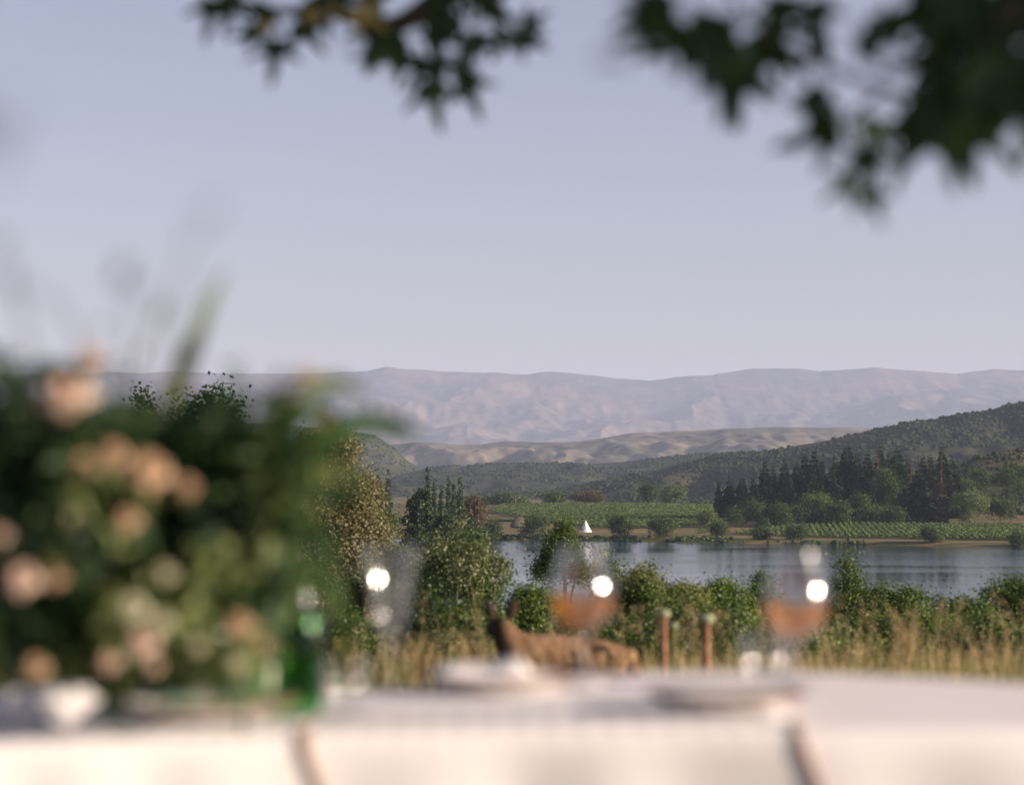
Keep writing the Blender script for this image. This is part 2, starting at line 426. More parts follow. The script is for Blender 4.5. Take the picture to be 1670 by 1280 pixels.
# scrub: low bushes too many to count on the hills
def blob_field(name, V, n, smin, smax, px_lo, px_hi, seed, material, parent=None, cover=0.0):
    rng = np.random.RandomState(seed)
    nc, nr = V.shape[:2]
    u = rng.rand(n * 3) * (nc - 1.01); v = rng.rand(n * 3) * (nr - 1.01)
    i = u.astype(int); j = v.astype(int); fu = (u - i)[:, None]; fv = (v - j)[:, None]
    p = V[i, j] * (1 - fu) * (1 - fv) + V[i + 1, j] * fu * (1 - fv) + V[i, j + 1] * (1 - fu) * fv + V[i + 1, j + 1] * fu * fv
    ppx = p[:, 0] / p[:, 1] * FPX + 835
    dens = fbm(p[:, 0] / 90.0, p[:, 1] / 90.0, 4) + cover
    k = (ppx > px_lo) & (ppx < px_hi) & (dens > rng.uniform(-0.07, 0.07, len(dens)))
    p = p[k][:n]
    s = smin + (smax - smin) * rng.rand(len(p)) ** 3
    # squashed octahedron-like blob with jitter
    base = np.array([[1, 0, .25], [.3, .95, .3], [-.8, .6, .2], [-.8, -.6, .3], [.3, -.95, .2], [.5, .35, .85], [-.5, .3, .95], [-.05, -.6, .8], [0, 0, -.5]])
    B = base[None] * (1 + 0.35 * (rng.rand(len(p), 9, 1) - .5)) * s[:, None, None]
    a = rng.rand(len(p)) * 6.28; ca, sa = np.cos(a)[:, None], np.sin(a)[:, None]
    Q = np.stack([B[..., 0] * ca - B[..., 1] * sa, B[..., 0] * sa + B[..., 1] * ca, B[..., 2]], -1) + p[:, None]
    f = np.array([[0, 1, 5], [1, 6, 5], [1, 2, 6], [2, 3, 6], [3, 7, 6], [3, 4, 7], [4, 5, 7], [4, 0, 5], [5, 6, 7], [0, 8, 1], [1, 8, 2], [2, 8, 3], [3, 8, 4], [4, 8, 0]])
    F = (f[None] + (np.arange(len(p)) * 9)[:, None, None]).reshape(-1, 3)
    return obj(name, mesh_np(name, Q.reshape(-1, 3), F), material, label=None, kind='stuff')
def lab(o, l, c): o['label'] = l; o['category'] = c; return o
lab(blob_field('hill_scrub', hillA, 20000, 1.2, 4.2, 500, 1900, 1, M['scrub'], cover=0.06), 'dark scrub covering the middle hill beyond the vineyard', 'scrub')
lab(blob_field('hill_scrub', hillB, 24000, 0.9, 3.6, 700, 1900, 2, M['scrub'], cover=0.08), 'dark scrub covering the long hill rising to the right', 'scrub')
lab(blob_field('hill_scrub', slopeL, 5000, 1.3, 4.2, 400, 1000, 3, M['scrub'], cover=0.1), 'scrub on the far steep slope behind the tall slim trees', 'scrub')
lab(blob_field('hill_scrub', hillC, 4500, 0.7, 2.8, 1300, 1950, 4, M['scrub'], cover=0.02), 'scrub on the terraced slope right of the conifers', 'scrub')

sx_ = np.linspace(-60, 330, 200); sy_ = np.array([0.5, 2, 4, 7, 11, 16])
SX, SS = np.meshgrid(sx_, sy_, indexing='ij'); SYY = shore_y(SX) + SS
shoreV = np.stack([SX, SYY, ground(SX, SYY) + .1], -1)
lab(blob_field('shore_scrub', shoreV, 1500, 0.35, 1.5, 740, 2000, 5, M['far_green'], cover=0.0), 'low reeds and scrub along the far waterline', 'scrub')

# haze: the air between here and the mountains
def boxmesh(name, lo, hi):
    x0, y0, z0 = lo; x1, y1, z1 = hi
    V = [(x0, y0, z0), (x1, y0, z0), (x1, y1, z0), (x0, y1, z0), (x0, y0, z1), (x1, y0, z1), (x1, y1, z1), (x0, y1, z1)]
    return mesh_np(name, V, np.array([[0, 3, 2, 1], [4, 5, 6, 7], [0, 1, 5, 4], [1, 2, 6, 5], [2, 3, 7, 6], [3, 0, 4, 7]]))
m = M['haze'] = bpy.data.materials.new('haze_air'); m.use_nodes = True
m.node_tree.nodes.remove(m.node_tree.nodes['Principled BSDF'])
pv = nd(m, 'ShaderNodeVolumePrincipled')
pv.inputs['Color'].default_value = (*HAZE_COLOR, 1); pv.inputs['Density'].default_value = HAZE_DENSITY; pv.inputs['Anisotropy'].default_value = 0.0
lk(m, pv.outputs[0], m.node_tree.nodes['Material Output'].inputs['Volume'])
obj('haze', boxmesh('haze', (-27500, -27500, -60), (27500, 27500, 1150)), m, kind='stuff')

# ------------------------------------------------------------------ vegetation builders
def leaf_quads(C, Nrm, size, aspect, rng, droop=0.2, flat=0.0):
    n = len(C)
    N = Nrm + rng.normal(0, 0.7, (n, 3)); N /= np.linalg.norm(N, axis=1)[:, None] + 1e-9
    U = rng.normal(0, 1, (n, 3)); U[:, 2] -= droop; U -= (U * N).sum(1)[:, None] * N; U /= np.linalg.norm(U, axis=1)[:, None] + 1e-9
    W = np.cross(N, U)
    s = size * (0.6 + 0.8 * rng.rand(n))[:, None]
    base = C - U * s * 0.5; tip = C + U * s * 0.5 - N * s * 0.12
    l = C + W * s * aspect * .5 + N * s * .08; r = C - W * s * aspect * .5 + N * s * .08
    V = np.stack([base, r, tip, l], 1).reshape(-1, 3)
    F = np.arange(n * 4).reshape(-1, 4)
    return V, F

def crown_mesh(name, lobes, nleaf, size, seed, aspect=0.55, twig=0.16, per=26, shell=0.16, droop=0.2):
    """leaves in twig clumps through the lobes (cx,cy,cz,rx,ry,rz)"""
    rng = np.random.RandomState(seed)
    lobes = np.asarray(lobes, float)
    vol = (lobes[:, 3] * lobes[:, 4] * lobes[:, 5]) ** (2 / 3.); pr = vol / vol.sum()
    nc = max(4, nleaf // per)
    li = rng.choice(len(lobes), nc, p=pr)
    d = rng.normal(0, 1, (nc, 3)); d /= np.linalg.norm(d, axis=1)[:, None]
    d[:, 2] = np.where(d[:, 2] < -0.3, -d[:, 2] * 0.7, d[:, 2])
    r = 1 - np.abs(rng.normal(0, shell, nc)); r = np.clip(r + 0.10 * (rng.rand(nc) > 0.88), 0.1, 1.2)
    L = lobes[li]
    c = L[:, :3] + d * r[:, None] * L[:, 3:]
    k = np.repeat(np.arange(nc), per)
    sg = twig * (0.55 + 0.9 * rng.rand(nc))[k]
    C = c[k] + rng.normal(0, 1, (len(k), 3)) * sg[:, None]
    Nn = d[k] * 0.9 + np.array([0, 0, 0.25])
    V, F = leaf_quads(C, Nn, size, aspect, rng, droop)
    return V, F

def dome_lobes(wx, wy, h, n, seed, z0=0.0, spread=0.62, tall=None):
    """a bush: rounded lobes packed through a flat-topped dome"""
    rng = np.random.RandomState(seed); out = []
    nn = int(n * (1.2 + 0.8 * min(4, h / (2 * wx))))
    for i in range(nn):
        a = i * 2.4 + rng.rand(); q = 1.15 * spread * math.sqrt(rng.rand())
        zt = h * (1 - 0.30 * q * q) * (0.90 + 0.10 * rng.rand()) - .12 * wx
        r_ = wx * (0.26 + 0.20 * rng.rand()); f = 1 - 0.85 * rng.rand() ** 1.4
        if i < n * .6: f = 1 - .10 * rng.rand()
        out.append((math.cos(a) * q * wx, math.sin(a) * q * wy, z0 + max(zt * f, r_ * .5), r_, r_ * wy / wx, min(r_ * (.75 + .4 * rng.rand()), h * .4)))
    return out

def trunk_mesh(h, r, lobes, seed, stems=1, lean=0.0, top=0.55, limbs=5):
    rng = np.random.RandomState(seed); mb = MB()
    for s in range(stems):
        a = rng.rand() * 6.28; off = 0.0 if stems == 1 else 0.12 * h
        t = np.linspace(0, 1, 6)
        bx = off * 0.4 * math.cos(a) + (lean * h + off * math.cos(a)) * t + 0.03 * h * np.sin(t * 5 + a)
        by = off * 0.4 * math.sin(a) + off * math.sin(a) * t + 0.03 * h * np.cos(t * 4 + a)
        pts = np.stack([bx, by, -0.15 + t * h * top], -1)
        mb.tube(pts, r * (1 - 0.55 * t) / math.sqrt(stems), 7)
        for q in range(max(1, limbs // stems)):
            lo = lobes[rng.randint(len(lobes))]; tt = 0.45 + 0.5 * rng.rand()
            p0 = np.array([np.interp(tt, t, pts[:, k]) for k in range(3)]); p1 = np.array(lo[:3]); p1[2] = max(p1[2], p0[2] + .1 * h)
            mid = (p0 + p1) / 2 + np.array([0, 0, 0.06 * h])
            mb.tube(np.array([p0, mid, p1]), np.array([.42, .28, .1]) * r / math.sqrt(stems), 5)
    return mb.build('trunk')

def plant(name, label, cat, px, pytop, halfpx, d, leafmat, size, nleaf, seed, group=None, stems=3, lobes=None, nl=9, sink=0.0, spread=.62, twig=None, aspect=.55, wy=None, shell=.16, lean=0, per=26, droop=.2):
    top = P(px, pytop, d); x = top.x
    g = float(ground(x, d)) + sink
    h = max(top.z - g, 0.7); wx = halfpx / FPX * d
    t = thing(name, label, cat, (x, d, g), group)
    lob = lobes(wx, h) if lobes else dome_lobes(wx, wy or wx * .9, h * 0.96, nl, seed, 0, spread)
    V, F = crown_mesh('crown', lob, nleaf, size, seed, aspect, twig or max(size * 1.6, min(wx, h) * 0.09), per, shell, droop)
    V[:, 2] = np.maximum(V[:, 2], 0.02)
    obj('crown', mesh_np('crown', V, F), leafmat, t)
    obj('trunk', trunk_mesh(h, max(.03, h * .025), lob, seed, stems, lean), M['bark'], t)
    return t

def conifer_mesh(seed, tiers=26, slim=0.20, per=11, droop=0.35):
    """unit-height conifer: drooping boughs in whorls"""
    rng = np.random.RandomState(seed); Vs = []; n = 0
    for i in range(tiers):
        f = (i + rng.rand() * .6) / tiers
        z = 0.05 + 0.93 * f; rmax = slim * (1 - f) ** 0.85 * (0.75 + 0.5 * rng.rand()) + 0.006
        for b in range(per):
            a = rng.rand() * 6.283; L = rmax * (0.55 + 0.55 * rng.rand())
            dv = np.array([math.cos(a), math.sin(a), 0]); sv = np.array([-math.sin(a), math.cos(a), 0])
            wd = L * (0.30 + .2 * rng.rand()) + 0.004; dr = droop * L * (0.4 + .9 * rng.rand())
            p0 = np.array([0, 0, z]); pm = p0 + dv * L * .55 + np.array([0, 0, -dr * .25]); pt = p0 + dv * L + np.array([0, 0, -dr])
            tw = np.array([0, 0, (rng.rand() - .5) * wd])
            Vs.append([p0, pm - sv * wd * .5 + tw, pt, pm + sv * wd * .5 - tw])
            Vs.append([pm + np.array([0, 0, .2 * wd]), pm + dv * L * .2 - sv * wd * .2 - np.array([0, 0, wd * .9]), pt, pm + dv * L * .2 + sv * wd * .25 - np.array([0, 0, wd * .3])])
    V = np.array(Vs).reshape(-1, 3)
    return mesh_np('crown', V, np.arange(len(V)).reshape(-1, 4))

def conifer_trunk():
    return MB().tube([(0, 0, -.03), (0, 0, .4), (0, 0, .97)], [.016, .011, .002], 6).build('trunk')

# ------------------------------------------------------------------ beyond the lake: conifer grove
cm = [conifer_mesh(s, 30 + s % 5, 0.22 + 0.03 * (s % 3), 17) for s in range(5)]
ct = conifer_trunk(); ct.materials.append(M['bark'])
cb = conifer_mesh(77, 24, 0.15, 9); cb.materials.append(M['conifer_brown'])
for q in cm: q.materials.append(M['conifer'])
def conifer(px, pytop, d, label, me, seed, base=None, wide=1.0, group='conifers in the grove beyond the lake'):
    p = P(px, pytop, d); g = base if base is not None else float(ground(p.x, d)) - 0.3
    h = p.z - g
    t = thing('conifer_tree', label, 'tree', (p.x, d, g), group)
    t.rotation_euler.z = seed * 1.3; t.scale = (h * wide, h * wide, h)
    obj('crown', me, None, t); obj('trunk', ct, None, t)
    return t
grove = [(1172, 778, 1160), (1190, 768, 1165), (1210, 772, 1150), (1228, 770, 1160), (1248, 742, 1150), (1262, 748, 1165), (1280, 738, 1150), (1300, 745, 1160), (1312, 728, 1170), (1328, 724, 1150), (1340, 740, 1165), (1362, 735, 1150), (1382, 714, 1165), (1398, 728, 1150), (1415, 728, 1160), (1436, 712, 1150), (1450, 730, 1165), (1463, 720, 1150), (1480, 738, 1160), (1505, 735, 1165), (1518, 732, 1150), (1537, 716, 1160), (1552, 738, 1175), (1290, 775, 1120), (1330, 770, 1115), (1420, 780, 1115), (1440, 775, 1110), (1470, 770, 1120), (1375, 790, 1118)]
for i, (px, pt, d) in enumerate(grove):
    lbl = 'dark conifer packed into the %s of the grove beyond the lake' % ('low left end' if px < 1300 else 'tall middle' if px < 1430 else 'right half')
    conifer(px, pt, d, lbl, cm[i % 5], i, wide=0.95 + .25 * ((i * 7) % 5) / 5)
conifer(1356, 755, 1095, 'lighter green pointed conifer at the front of the grove beyond the lake', cm[1], 3, wide=1.2, group=None)
conifer(1498, 755, 1095, 'broad conifer at the front of the grove, just left of the rust-brown one', cm[2], 5, wide=1.25, group=None)
conifer(1535, 742, 1090, 'rust-brown dying conifer at the right front of the grove', cb, 2, wide=1.1, group=None)
conifer(1486, 740, 1140, 'brownish conifer showing above the middle right of the grove', cb, 9, group=None)
conifer(1431, 718, 1145, 'tall conifer with brownish crown rising above the grove', cb, 6, group=None)

def farbush(name, label, px, pt, half, d, mt, seed, n=1500, size=None, nl=7, group=None, base=None):
    return plant(name, label, 'tree' if 'tree' in name else 'bush', px, pt, half, d, mt, size or max(.6, d * .00068), int(n * 2.6), seed, group, stems=1, nl=nl, sink=base or -0.1)
farbush('broadleaf_tree', 'light green willow-like tree in front of the conifer grove, left one', 1338, 806, 30, 1085, M['far_light'], 11, 2200)
farbush('broadleaf_tree', 'light green bushy tree at the right foot of the conifer grove', 1580, 801, 34, 1085, M['far_light'], 12, 2200)
farbush('broadleaf_tree', 'olive bushy tree beside the light green willow-like tree, on its right', 1372, 822, 18, 1080, M['far_green'], 13)
farbush('broadleaf_tree', 'low leafy tree in the middle of the grove front beyond the right field', 1402, 808, 17, 1090, M['far_green'], 14)
farbush('broadleaf_tree', 'round green tree standing inside the conifer grove, lighter than its neighbours', 1444, 762, 22, 1105, M['far_green'], 141, 2000)
farbush('shrub', 'grey-green round shrub left of the light green willow-like tree', 1305, 824, 16, 1082, M['far_green'], 15)
farbush('shrub', 'left end shrub of the hedge between the two vineyards', 1200, 832, 18, 1075, M['far_green'], 16)
farbush('shrub', 'broad shrub in the middle of the hedge between the two vineyards', 1235, 822, 26, 1078, M['far_green'], 17)
farbush('shrub', 'right end shrub of the hedge between the two vineyards', 1272, 824, 22, 1076, M['far_green'], 18)
farbush('shrub', 'shrub filling the gap under the tall conifers above the right field', 1432, 830, 18, 1082, M['far_light'], 19)
farbush('shrub', 'dark shrub at the foot of the rust-brown conifer', 1462, 832, 16, 1080, M['far_green'], 20)
farbush('shrub', 'shrub right of the light bushy tree at the edge of the right field', 1630, 815, 26, 1095, M['far_green'], 21)
farbush('broadleaf_tree', 'dark tree on the terraced slope at the right edge', 1650, 755, 34, 1160, M['far_green'], 22, 2600)
farbush('shrub', 'dark round shrub on the terraced slope right of the grove', 1572, 778, 16, 1200, M['far_green'], 23)
farbush('shrub', 'flat shrub high on the terraced slope', 1600, 762, 20, 1250, M['far_green'], 24)
# far shore bushes
farbush('shore_bush', 'dark bush on the far shore left of the white tent', 870, 845, 24, 985, M['far_green'], 31)
farbush('shore_bush', 'small dark bush on the far shore, left end of the visible lake', 800, 852, 16, 985, M['far_green'], 32)
farbush('shore_bush', 'dark vase-shaped bush on the far shore just right of the white tent', 1012, 842, 19, 972, M['far_green'], 33)
farbush('shore_bush', 'second dark bush on the far shore right of the white tent, broader', 1072, 846, 24, 968, M['far_green'], 34)
farbush('shore_bush', 'light green bush at the left corner of the right vineyard', 1152, 836, 15, 1010, M['far_light'], 35)
farbush('shore_bush', 'small green bush low on the bank below the right vineyard corner', 1172, 858, 13, 960, M['far_green'], 36)
farbush('shore_bush', 'low shrub on the bank in the middle of the far shore', 1300, 860, 20, 944, M['far_green'], 37)
farbush('shore_bush', 'low bush on the bank left of the middle shrub of the far shore', 1240, 866, 12, 948, M['far_green'], 38)
farbush('shore_tree', 'lone small tree on the bank before the right vineyard', 1518, 864, 14, 912, M['far_green'], 39)
farbush('shore_bush', 'low bush on the bank at the right edge', 1660, 876, 9, 892, M['far_green'], 40)
# along the upper field edge
farbush('field_tree', 'dark round tree at the left end of the upper vineyard', 822, 810, 13, 1440, M['far_green'], 41)
farbush('field_tree', 'yellowish small tree right of the pale post at the upper vineyard edge', 850, 820, 9, 1440, M['far_light'], 42)
farbush('field_tree', 'tree at the top edge of the upper vineyard, above the dark hut', 905, 809, 16, 1450, M['far_green'], 43)
farbush('field_tree', 'squared dark tree pair at the top edge of the upper vineyard', 1058, 793, 13, 1470, M['far_green'], 44, nl=5)
farbush('field_tree', 'low spreading tree right of the squared dark trees', 1098, 796, 24, 1480, M['far_light'], 45)
farbush('field_tree', 'low bush on the rusty mound above the upper vineyard', 960, 806, 26, 1480, M['far_rust'], 46)
farbush('field_tree', 'tiny dark tree at the far left tip of the upper vineyard', 792, 822, 8, 1440, M['far_green'], 47)
# pale post
pp = P(841, 832, 1430); top = P(841, 812, 1430); gz = float(ground(pp.x, 1430))
t = thing('utility_post', 'thin pale post between two small trees at the upper vineyard edge', 'post', (pp.x, 1430, gz - .3))
obj('shaft', MB().tube([(0, 0, 0), (0, 0, top.z - gz)], [.22, .16], 8).build('shaft'), M['pole'], t)
obj('crossarm', MB().tube([(-.9, 0, top.z - gz - .5), (.9, 0, top.z - gz - .5)], .09, 6).build('crossarm'), M['pole'], t)

# ------------------------------------------------------------------ left bank trees (mid distance)
def poplar_lobes(wx, h):
    return [(0.0, 0.0, h * (0.14 + .10 * i), wx * f, wx * f, h * .09) for i, f in enumerate((.65, .8, .85, .78, .7, .6, .46, .32, .16))]
pops = [(616, 764, 10, 900, 'first slim poplar of the pair behind the olive-brown tree'), (633, 768, 9, 905, 'second slim poplar of the pair behind the olive-brown tree'),
        (697, 763, 7, 820, 'tallest dark slim poplar in the row above the cedar'), (708, 779, 8, 830, 'slim poplar just right of the tallest dark one'),
        (720, 792, 8, 815, 'short dark poplar in the middle of the row'), (731, 778, 7, 835, 'slim poplar with pale stem right of the short dark one'),
        (740, 790, 7, 825, 'narrow poplar second from the right end of the row'), (751, 780, 10, 820, 'broader poplar at the right end of the row')]
for i, (px, pt, hw, d, l) in enumerate(pops):
    plant('poplar_tree', l, 'tree', px, pt, hw, d, M['poplar'], .75, 4200, 50 + i, 'slim poplars left of the lake', 1, poplar_lobes, twig=.28, per=14)
def cedar_lobes(wx, h):
    rng = np.random.RandomState(5); out = []
    for i in range(14):
        f = i / 13.; a = i * 2.4; q = (1 - f) * .55 + .1
        out.append((math.cos(a) * q * wx, math.sin(a) * q * wx, h * (0.3 + 0.64 * f), wx * (.55 - .3 * f), wx * (.5 - .25 * f), h * .075))
    return out
plant('cedar_tree', 'dark spreading cedar with layered boughs left of the lake', 'tree', 683, 804, 50, 520, M['conifer'], .75, 9000, 61, None, 1, cedar_lobes, twig=.45)
plant('cedar_tree', 'brownish lower cedar bough mass right under the dark cedar', 'tree', 722, 842, 50, 500, M['dark_leaf'], .7, 8000, 62, None, 1, cedar_lobes, twig=.4)
for (px, pt, hw, d, mt, l, s) in [(598, 775, 40, 470, 'dark_leaf', 'dark broad tree between the olive-brown tree and the poplars', 63), (615, 812, 34, 300, 'bush_c', 'round green tree right of the olive-brown tree', 64), (575, 862, 44, 260, 'bush_c', 'green bushes at the foot of the olive-brown tree', 65),
                               (650, 885, 40, 240, 'bush_c', 'low green bush behind the trumpet-shaped glass', 66), (768, 812, 14, 840, 'far_rust', 'rust-tipped tree at the right end of the poplar row', 67), (740, 835, 26, 640, 'dark_leaf', 'dark rounded tree below the poplar row', 68), (700, 872, 40, 300, 'dark_leaf', 'shadowed bush between the cedar and the pale-tipped bush', 69), (765, 858, 26, 600, 'far_green', 'green bush on the left end of the lake shore', 70)]:
    plant('broadleaf_tree', l, 'tree', px, pt, hw, d, M[mt], max(.25, d * .0013), 6500, s, None, 1, nl=9)

# tent and hut
tp = P(955, 867, 1040); tt_ = P(955, 848, 1040); gz = float(ground(tp.x, 1040)); H = tt_.z - gz
t = thing('tipi_tent', 'white conical tent standing on the far lake shore', 'tent', (tp.x, 1040, gz))
mb = MB(); k = 14
prof = [(.54 * H, 0), (.38 * H, .28 * H), (.20 * H, .6 * H), (.03 * H, .97 * H)]
mb.lathe(prof, k)
obj('canvas', mb.build('canvas', False), M['canvas'], t)
for i in range(5):
    a = i * 1.256
    obj('tent_pole', MB().tube([(-.05 * H * math.cos(a), -.05 * H * math.sin(a), .86 * H), (.07 * H * math.cos(a), .07 * H * math.sin(a), 1.08 * H)], .05, 5).build('tent_pole'), M['pole'], t)
obj('door_flap', mesh_np('door_flap', [(-.05 * H, -.535 * H, 0.02), (.09 * H, -.53 * H, 0.02), (.02 * H, -.21 * H, .62 * H)], np.array([[0, 1, 2]])), M['napkin'], t)
tp = P(845, 857, 1095); gz = float(ground(tp.x, 1095)); H = P(845, 842, 1095).z - gz
t = thing('hut', 'small grey-brown thatched hut on the far shore left of the white tent', 'hut', (tp.x, 1095, gz))
wdt = 4.2
mb = MB()
mb.add([(-wdt, -2, .6), (wdt, -2, .6), (wdt, 2, .6), (-wdt, 2, .6), (-wdt * .25, 0, H), (wdt * .45, 0, H * .97)], [[0, 1, 5, 4], [2, 3, 4, 5]], [[3, 0, 4], [1, 2, 5]])
obj('roof', mb.build('roof', False), M['thatch'], t)
obj('wall', boxmesh('wall', (-wdt * .8, -1.5, -.2), (wdt * .8, 1.5, .9)), M['bark'], t)

# ------------------------------------------------------------------ vineyards: one object per row
def vine_rows(poly, ang_deg, spacing, label, group, seed, h=1.7, w_=0.75):
    rng = np.random.RandomState(seed)
    poly = np.array(poly, float); u = np.array([math.cos(R(ang_deg)), math.sin(R(ang_deg))]); v = np.array([-u[1], u[0]])
    pv_ = poly @ v; off = pv_.min() + spacing * .5; k = 0
    while off < pv_.max():
        hits = []
        for i in range(len(poly)):
            a, b = poly[i], poly[(i + 1) % len(poly)]
            da, db = a @ v - off, b @ v - off
            if da * db < 0: q = a + (b - a) * da / (da - db); hits.append(q @ u)
        off_now = off; off += spacing
        if len(hits) < 2: continue
        s0, s1 = min(hits), max(hits)
        n = int((s1 - s0) / .85)
        if n < 14: continue
        s = np.linspace(s0, s1, n)
        c = u[None] * s[:, None] + v[None] * off_now
        z = ground(c[:, 0], c[:, 1])
        # each vine plant: clump of leaf faces
        m_ = 5
        cc = np.repeat(c, m_, 0) + rng.normal(0, .28, (n * m_, 2)); zz = np.repeat(z, m_) + h * (.45 + .5 * rng.rand(n * m_))
        C = np.column_stack([cc, zz]); Nn = np.tile([0.1, -.4, .6], (len(C), 1))
        V, F = leaf_quads(C, Nn, .95, 0.8, rng, 0.3)
        obj('vine_row', mesh_np('vine_row', V, F), M['vine'], label=label, cat='vine row', group=group)
        k += 1
    return k
def wp(px, d): return ((px - 835) / FPX * d, d)
def sh(px, s):
    d = 950.0
    for _ in range(6): d = float(shore_y((px - 835) / FPX * d)) + s
    return wp(px, d)
k1 = vine_rows([sh(1185, 55), sh(1320, 34), sh(1500, 26), sh(1800, 26), sh(1800, 175), sh(1420, 185), sh(1290, 150)], 84, 2.5, 'row of green vines in the right vineyard, in front of the conifer grove', 'vine rows in the right vineyard', 1)
k2 = vine_rows([sh(800, 300), sh(960, 110), sh(1100, 120), sh(1190, 190), sh(1195, 420), sh(1000, 460), sh(820, 430)], 96, 3.0, 'row of green vines in the upper vineyard behind the white tent', 'vine rows in the upper vineyard', 2)
print('vine rows', k1, k2)

# ------------------------------------------------------------------ near bank: bushes and trees below the meadow
def tall_lobes(wx, h):
    rng = np.random.RandomState(3)
    out = [(0, 0, h * .45, wx * .6, wx * .6, h * .35)]
    for i in range(14):
        f = i / 13.; a = i * 2.4; q = (1 - f) ** .7
        out.append((math.cos(a) * q * .6 * wx, math.sin(a) * q * .6 * wx, h * (.3 + .62 * f), wx * (.42 * q + .06), wx * (.42 * q + .06), h * (.10 * q + .035)))
    return out
plant('fir_tree', 'dark feathery tree with pointed top behind the bouquet', 'tree', 236, 578, 60, 52, M['dark_leaf'], .11, 9000, 81, None, 1, tall_lobes, twig=.13, aspect=.5)
plant('broadleaf_tree', 'dark green tree behind the bouquet, right of the pointed one', 'tree', 335, 598, 85, 50, M['dark_leaf'], .10, 12000, 82, None, 2, nl=11)
plant('broadleaf_tree', 'dark tree filling the left edge behind the bouquet', 'tree', 60, 640, 120, 48, M['dark_leaf'], .10, 9000, 83, None, 2, nl=10)
def olive_lobes(wx, h):
    return [(-.1 * wx, 0, h * .80, wx * .42, wx * .42, h * .14), (-.35 * wx, .1, h * .88, wx * .30, wx * .3, h * .08), (.15 * wx, -.2, h * .88, wx * .32, wx * .32, h * .09), (.45 * wx, 0, h * .72, wx * .42, wx * .4, h * .12), (.62 * wx, -.1, h * .60, wx * .36, wx * .4, h * .10),
            (-.5 * wx, -.1, h * .66, wx * .42, wx * .4, h * .11), (.1 * wx, -.4 * wx, h * .60, wx * .5, wx * .4, h * .12), (-.2 * wx, -.3 * wx, h * .42, wx * .55, wx * .5, h * .13), (.3 * wx, 0, h * .38, wx * .5, wx * .5, h * .13), (-.5 * wx, 0, h * .3, wx * .5, wx * .5, h * .16), (.1 * wx, 0, h * .16, wx * .6, wx * .5, h * .14)]
plant('olive_tree', 'olive-brown leafy tree right of the bouquet, taller than its neighbours', 'tree', 540, 684, 96, 46, M['olive_leaf'], .062, 60000, 84, None, 2, olive_lobes, twig=.11, shell=.2)
plant('bush', 'large bush with pale sunlit tips between the two left glasses', 'bush', 765, 856, 88, 36, M['bush_c'], .046, 26000, 85, None, 3, nl=12, spread=.7)
# pale shoots standing out of the bush above
t = plant('bush', 'pale-leaved shoots standing at the top of the large bush', 'bush', 757, 838, 70, 35.2, M['silver'], .055, 1500, 86, None, 4, lambda wx, h: [(-.6 * wx, 0, h * .84, wx * .28, .3, h * .07), (-.1 * wx, 0, h * .89, wx * .12, .2, h * .11), (.35 * wx, 0, h * .82, wx * .3, .3, h * .07), (.8 * wx, -.1, h * .74, wx * .2, .3, h * .08), (0, -.4, h * .72, wx * .6, .3, h * .1)], twig=.09, per=12)
plant('small_tree', 'slender small tree before the lake, behind the left wine glass', 'tree', 915, 848, 48, 58, M['bush_c'], .062, 16000, 87, None, 1, lambda wx, h: [(0, 0, h * .80, wx * .6, wx * .6, h * .14), (-.5 * wx, 0, h * .74, wx * .4, wx * .4, h * .1), (.5 * wx, 0, h * .72, wx * .48, wx * .4, h * .09), (.1 * wx, 0, h * .9, wx * .3, wx * .3, h * .09), (-.35 * wx, 0, h * .52, wx * .35, wx * .35, h * .14), (-.3 * wx, 0, h * .3, wx * .4, wx * .35, h * .16)], twig=.12)
plant('small_tree', 'little round tree right of the slender small tree, at the water', 'tree', 987, 864, 21, 75, M['bush_c'], .09, 4200, 88, None, 1, nl=7)
plant('bush', 'bright green bush left of the left wine glass', 'bush', 868, 938, 50, 30, M['bush_a'], .042, 16000, 89, None, 3, nl=10)
bank = [(1030, 922, 58, 32, 'bush_b', 'yellow-green bush right of the left wine glass', 90), (1050, 908, 20, 31.5, 'bush_c', 'thin shoot rising over the yellow-green bushes', 91), (1105, 938, 52, 33, 'bush_b', 'second yellow-green bush of the bank, left of the tall grass stalks', 92), (1180, 930, 50, 34, 'bush_a', 'leafy green bush below the lake, left of the right wine glass', 93),
        (1240, 925, 32, 36, 'bush_c', 'darker bush just left of the right wine glass', 94), (1120, 985, 95, 25, 'bush_c', 'low dark green bush behind the rust-red stalks', 95), (970, 990, 70, 25, 'bush_c', 'dark low bush behind the left wine glass', 96),
        (1455, 930, 62, 48, 'bush_c', 'round bush right of the pointed evergreen', 98), (1400, 1000, 90, 30, 'bush_c', 'broad low bush under the pointed evergreen', 99), (1300, 1010, 70, 26, 'bush_a', 'low bright bush behind the right wine glass', 100), (1560, 953, 58, 32, 'bush_c', 'leafy bush near the right edge, before the lake', 101), (1650, 926, 48, 34, 'bush_c', 'tall dark bush at the right edge', 102), (1500, 985, 60, 30, 'bush_a', 'bright low bush between the round bush and the right edge', 103), (1620, 1005, 70, 26, 'bush_c', 'low dark bush behind the dry grass at the right', 104), (1450, 1040, 70, 22, 'bush_b', 'lowest yellow-green bush at the meadow edge', 105),
        (600, 930, 60, 34, 'dark_leaf', 'dark bush behind the trumpet-shaped glass', 106), (560, 985, 50, 26, 'bush_c', 'low dark bush behind the green bottle', 107), (680, 960, 60, 28, 'dark_leaf', 'shadowed bush under the large bush, right of the trumpet-shaped glass', 108), (760, 985, 70, 24, 'bush_c', 'low green bush left of the brown animal', 109), (380, 960, 120, 28, 'dark_leaf', 'dark bush behind the bouquet leaves', 110), (130, 900, 140, 30, 'dark_leaf', 'dark bush behind the left bouquet blossoms', 111)]
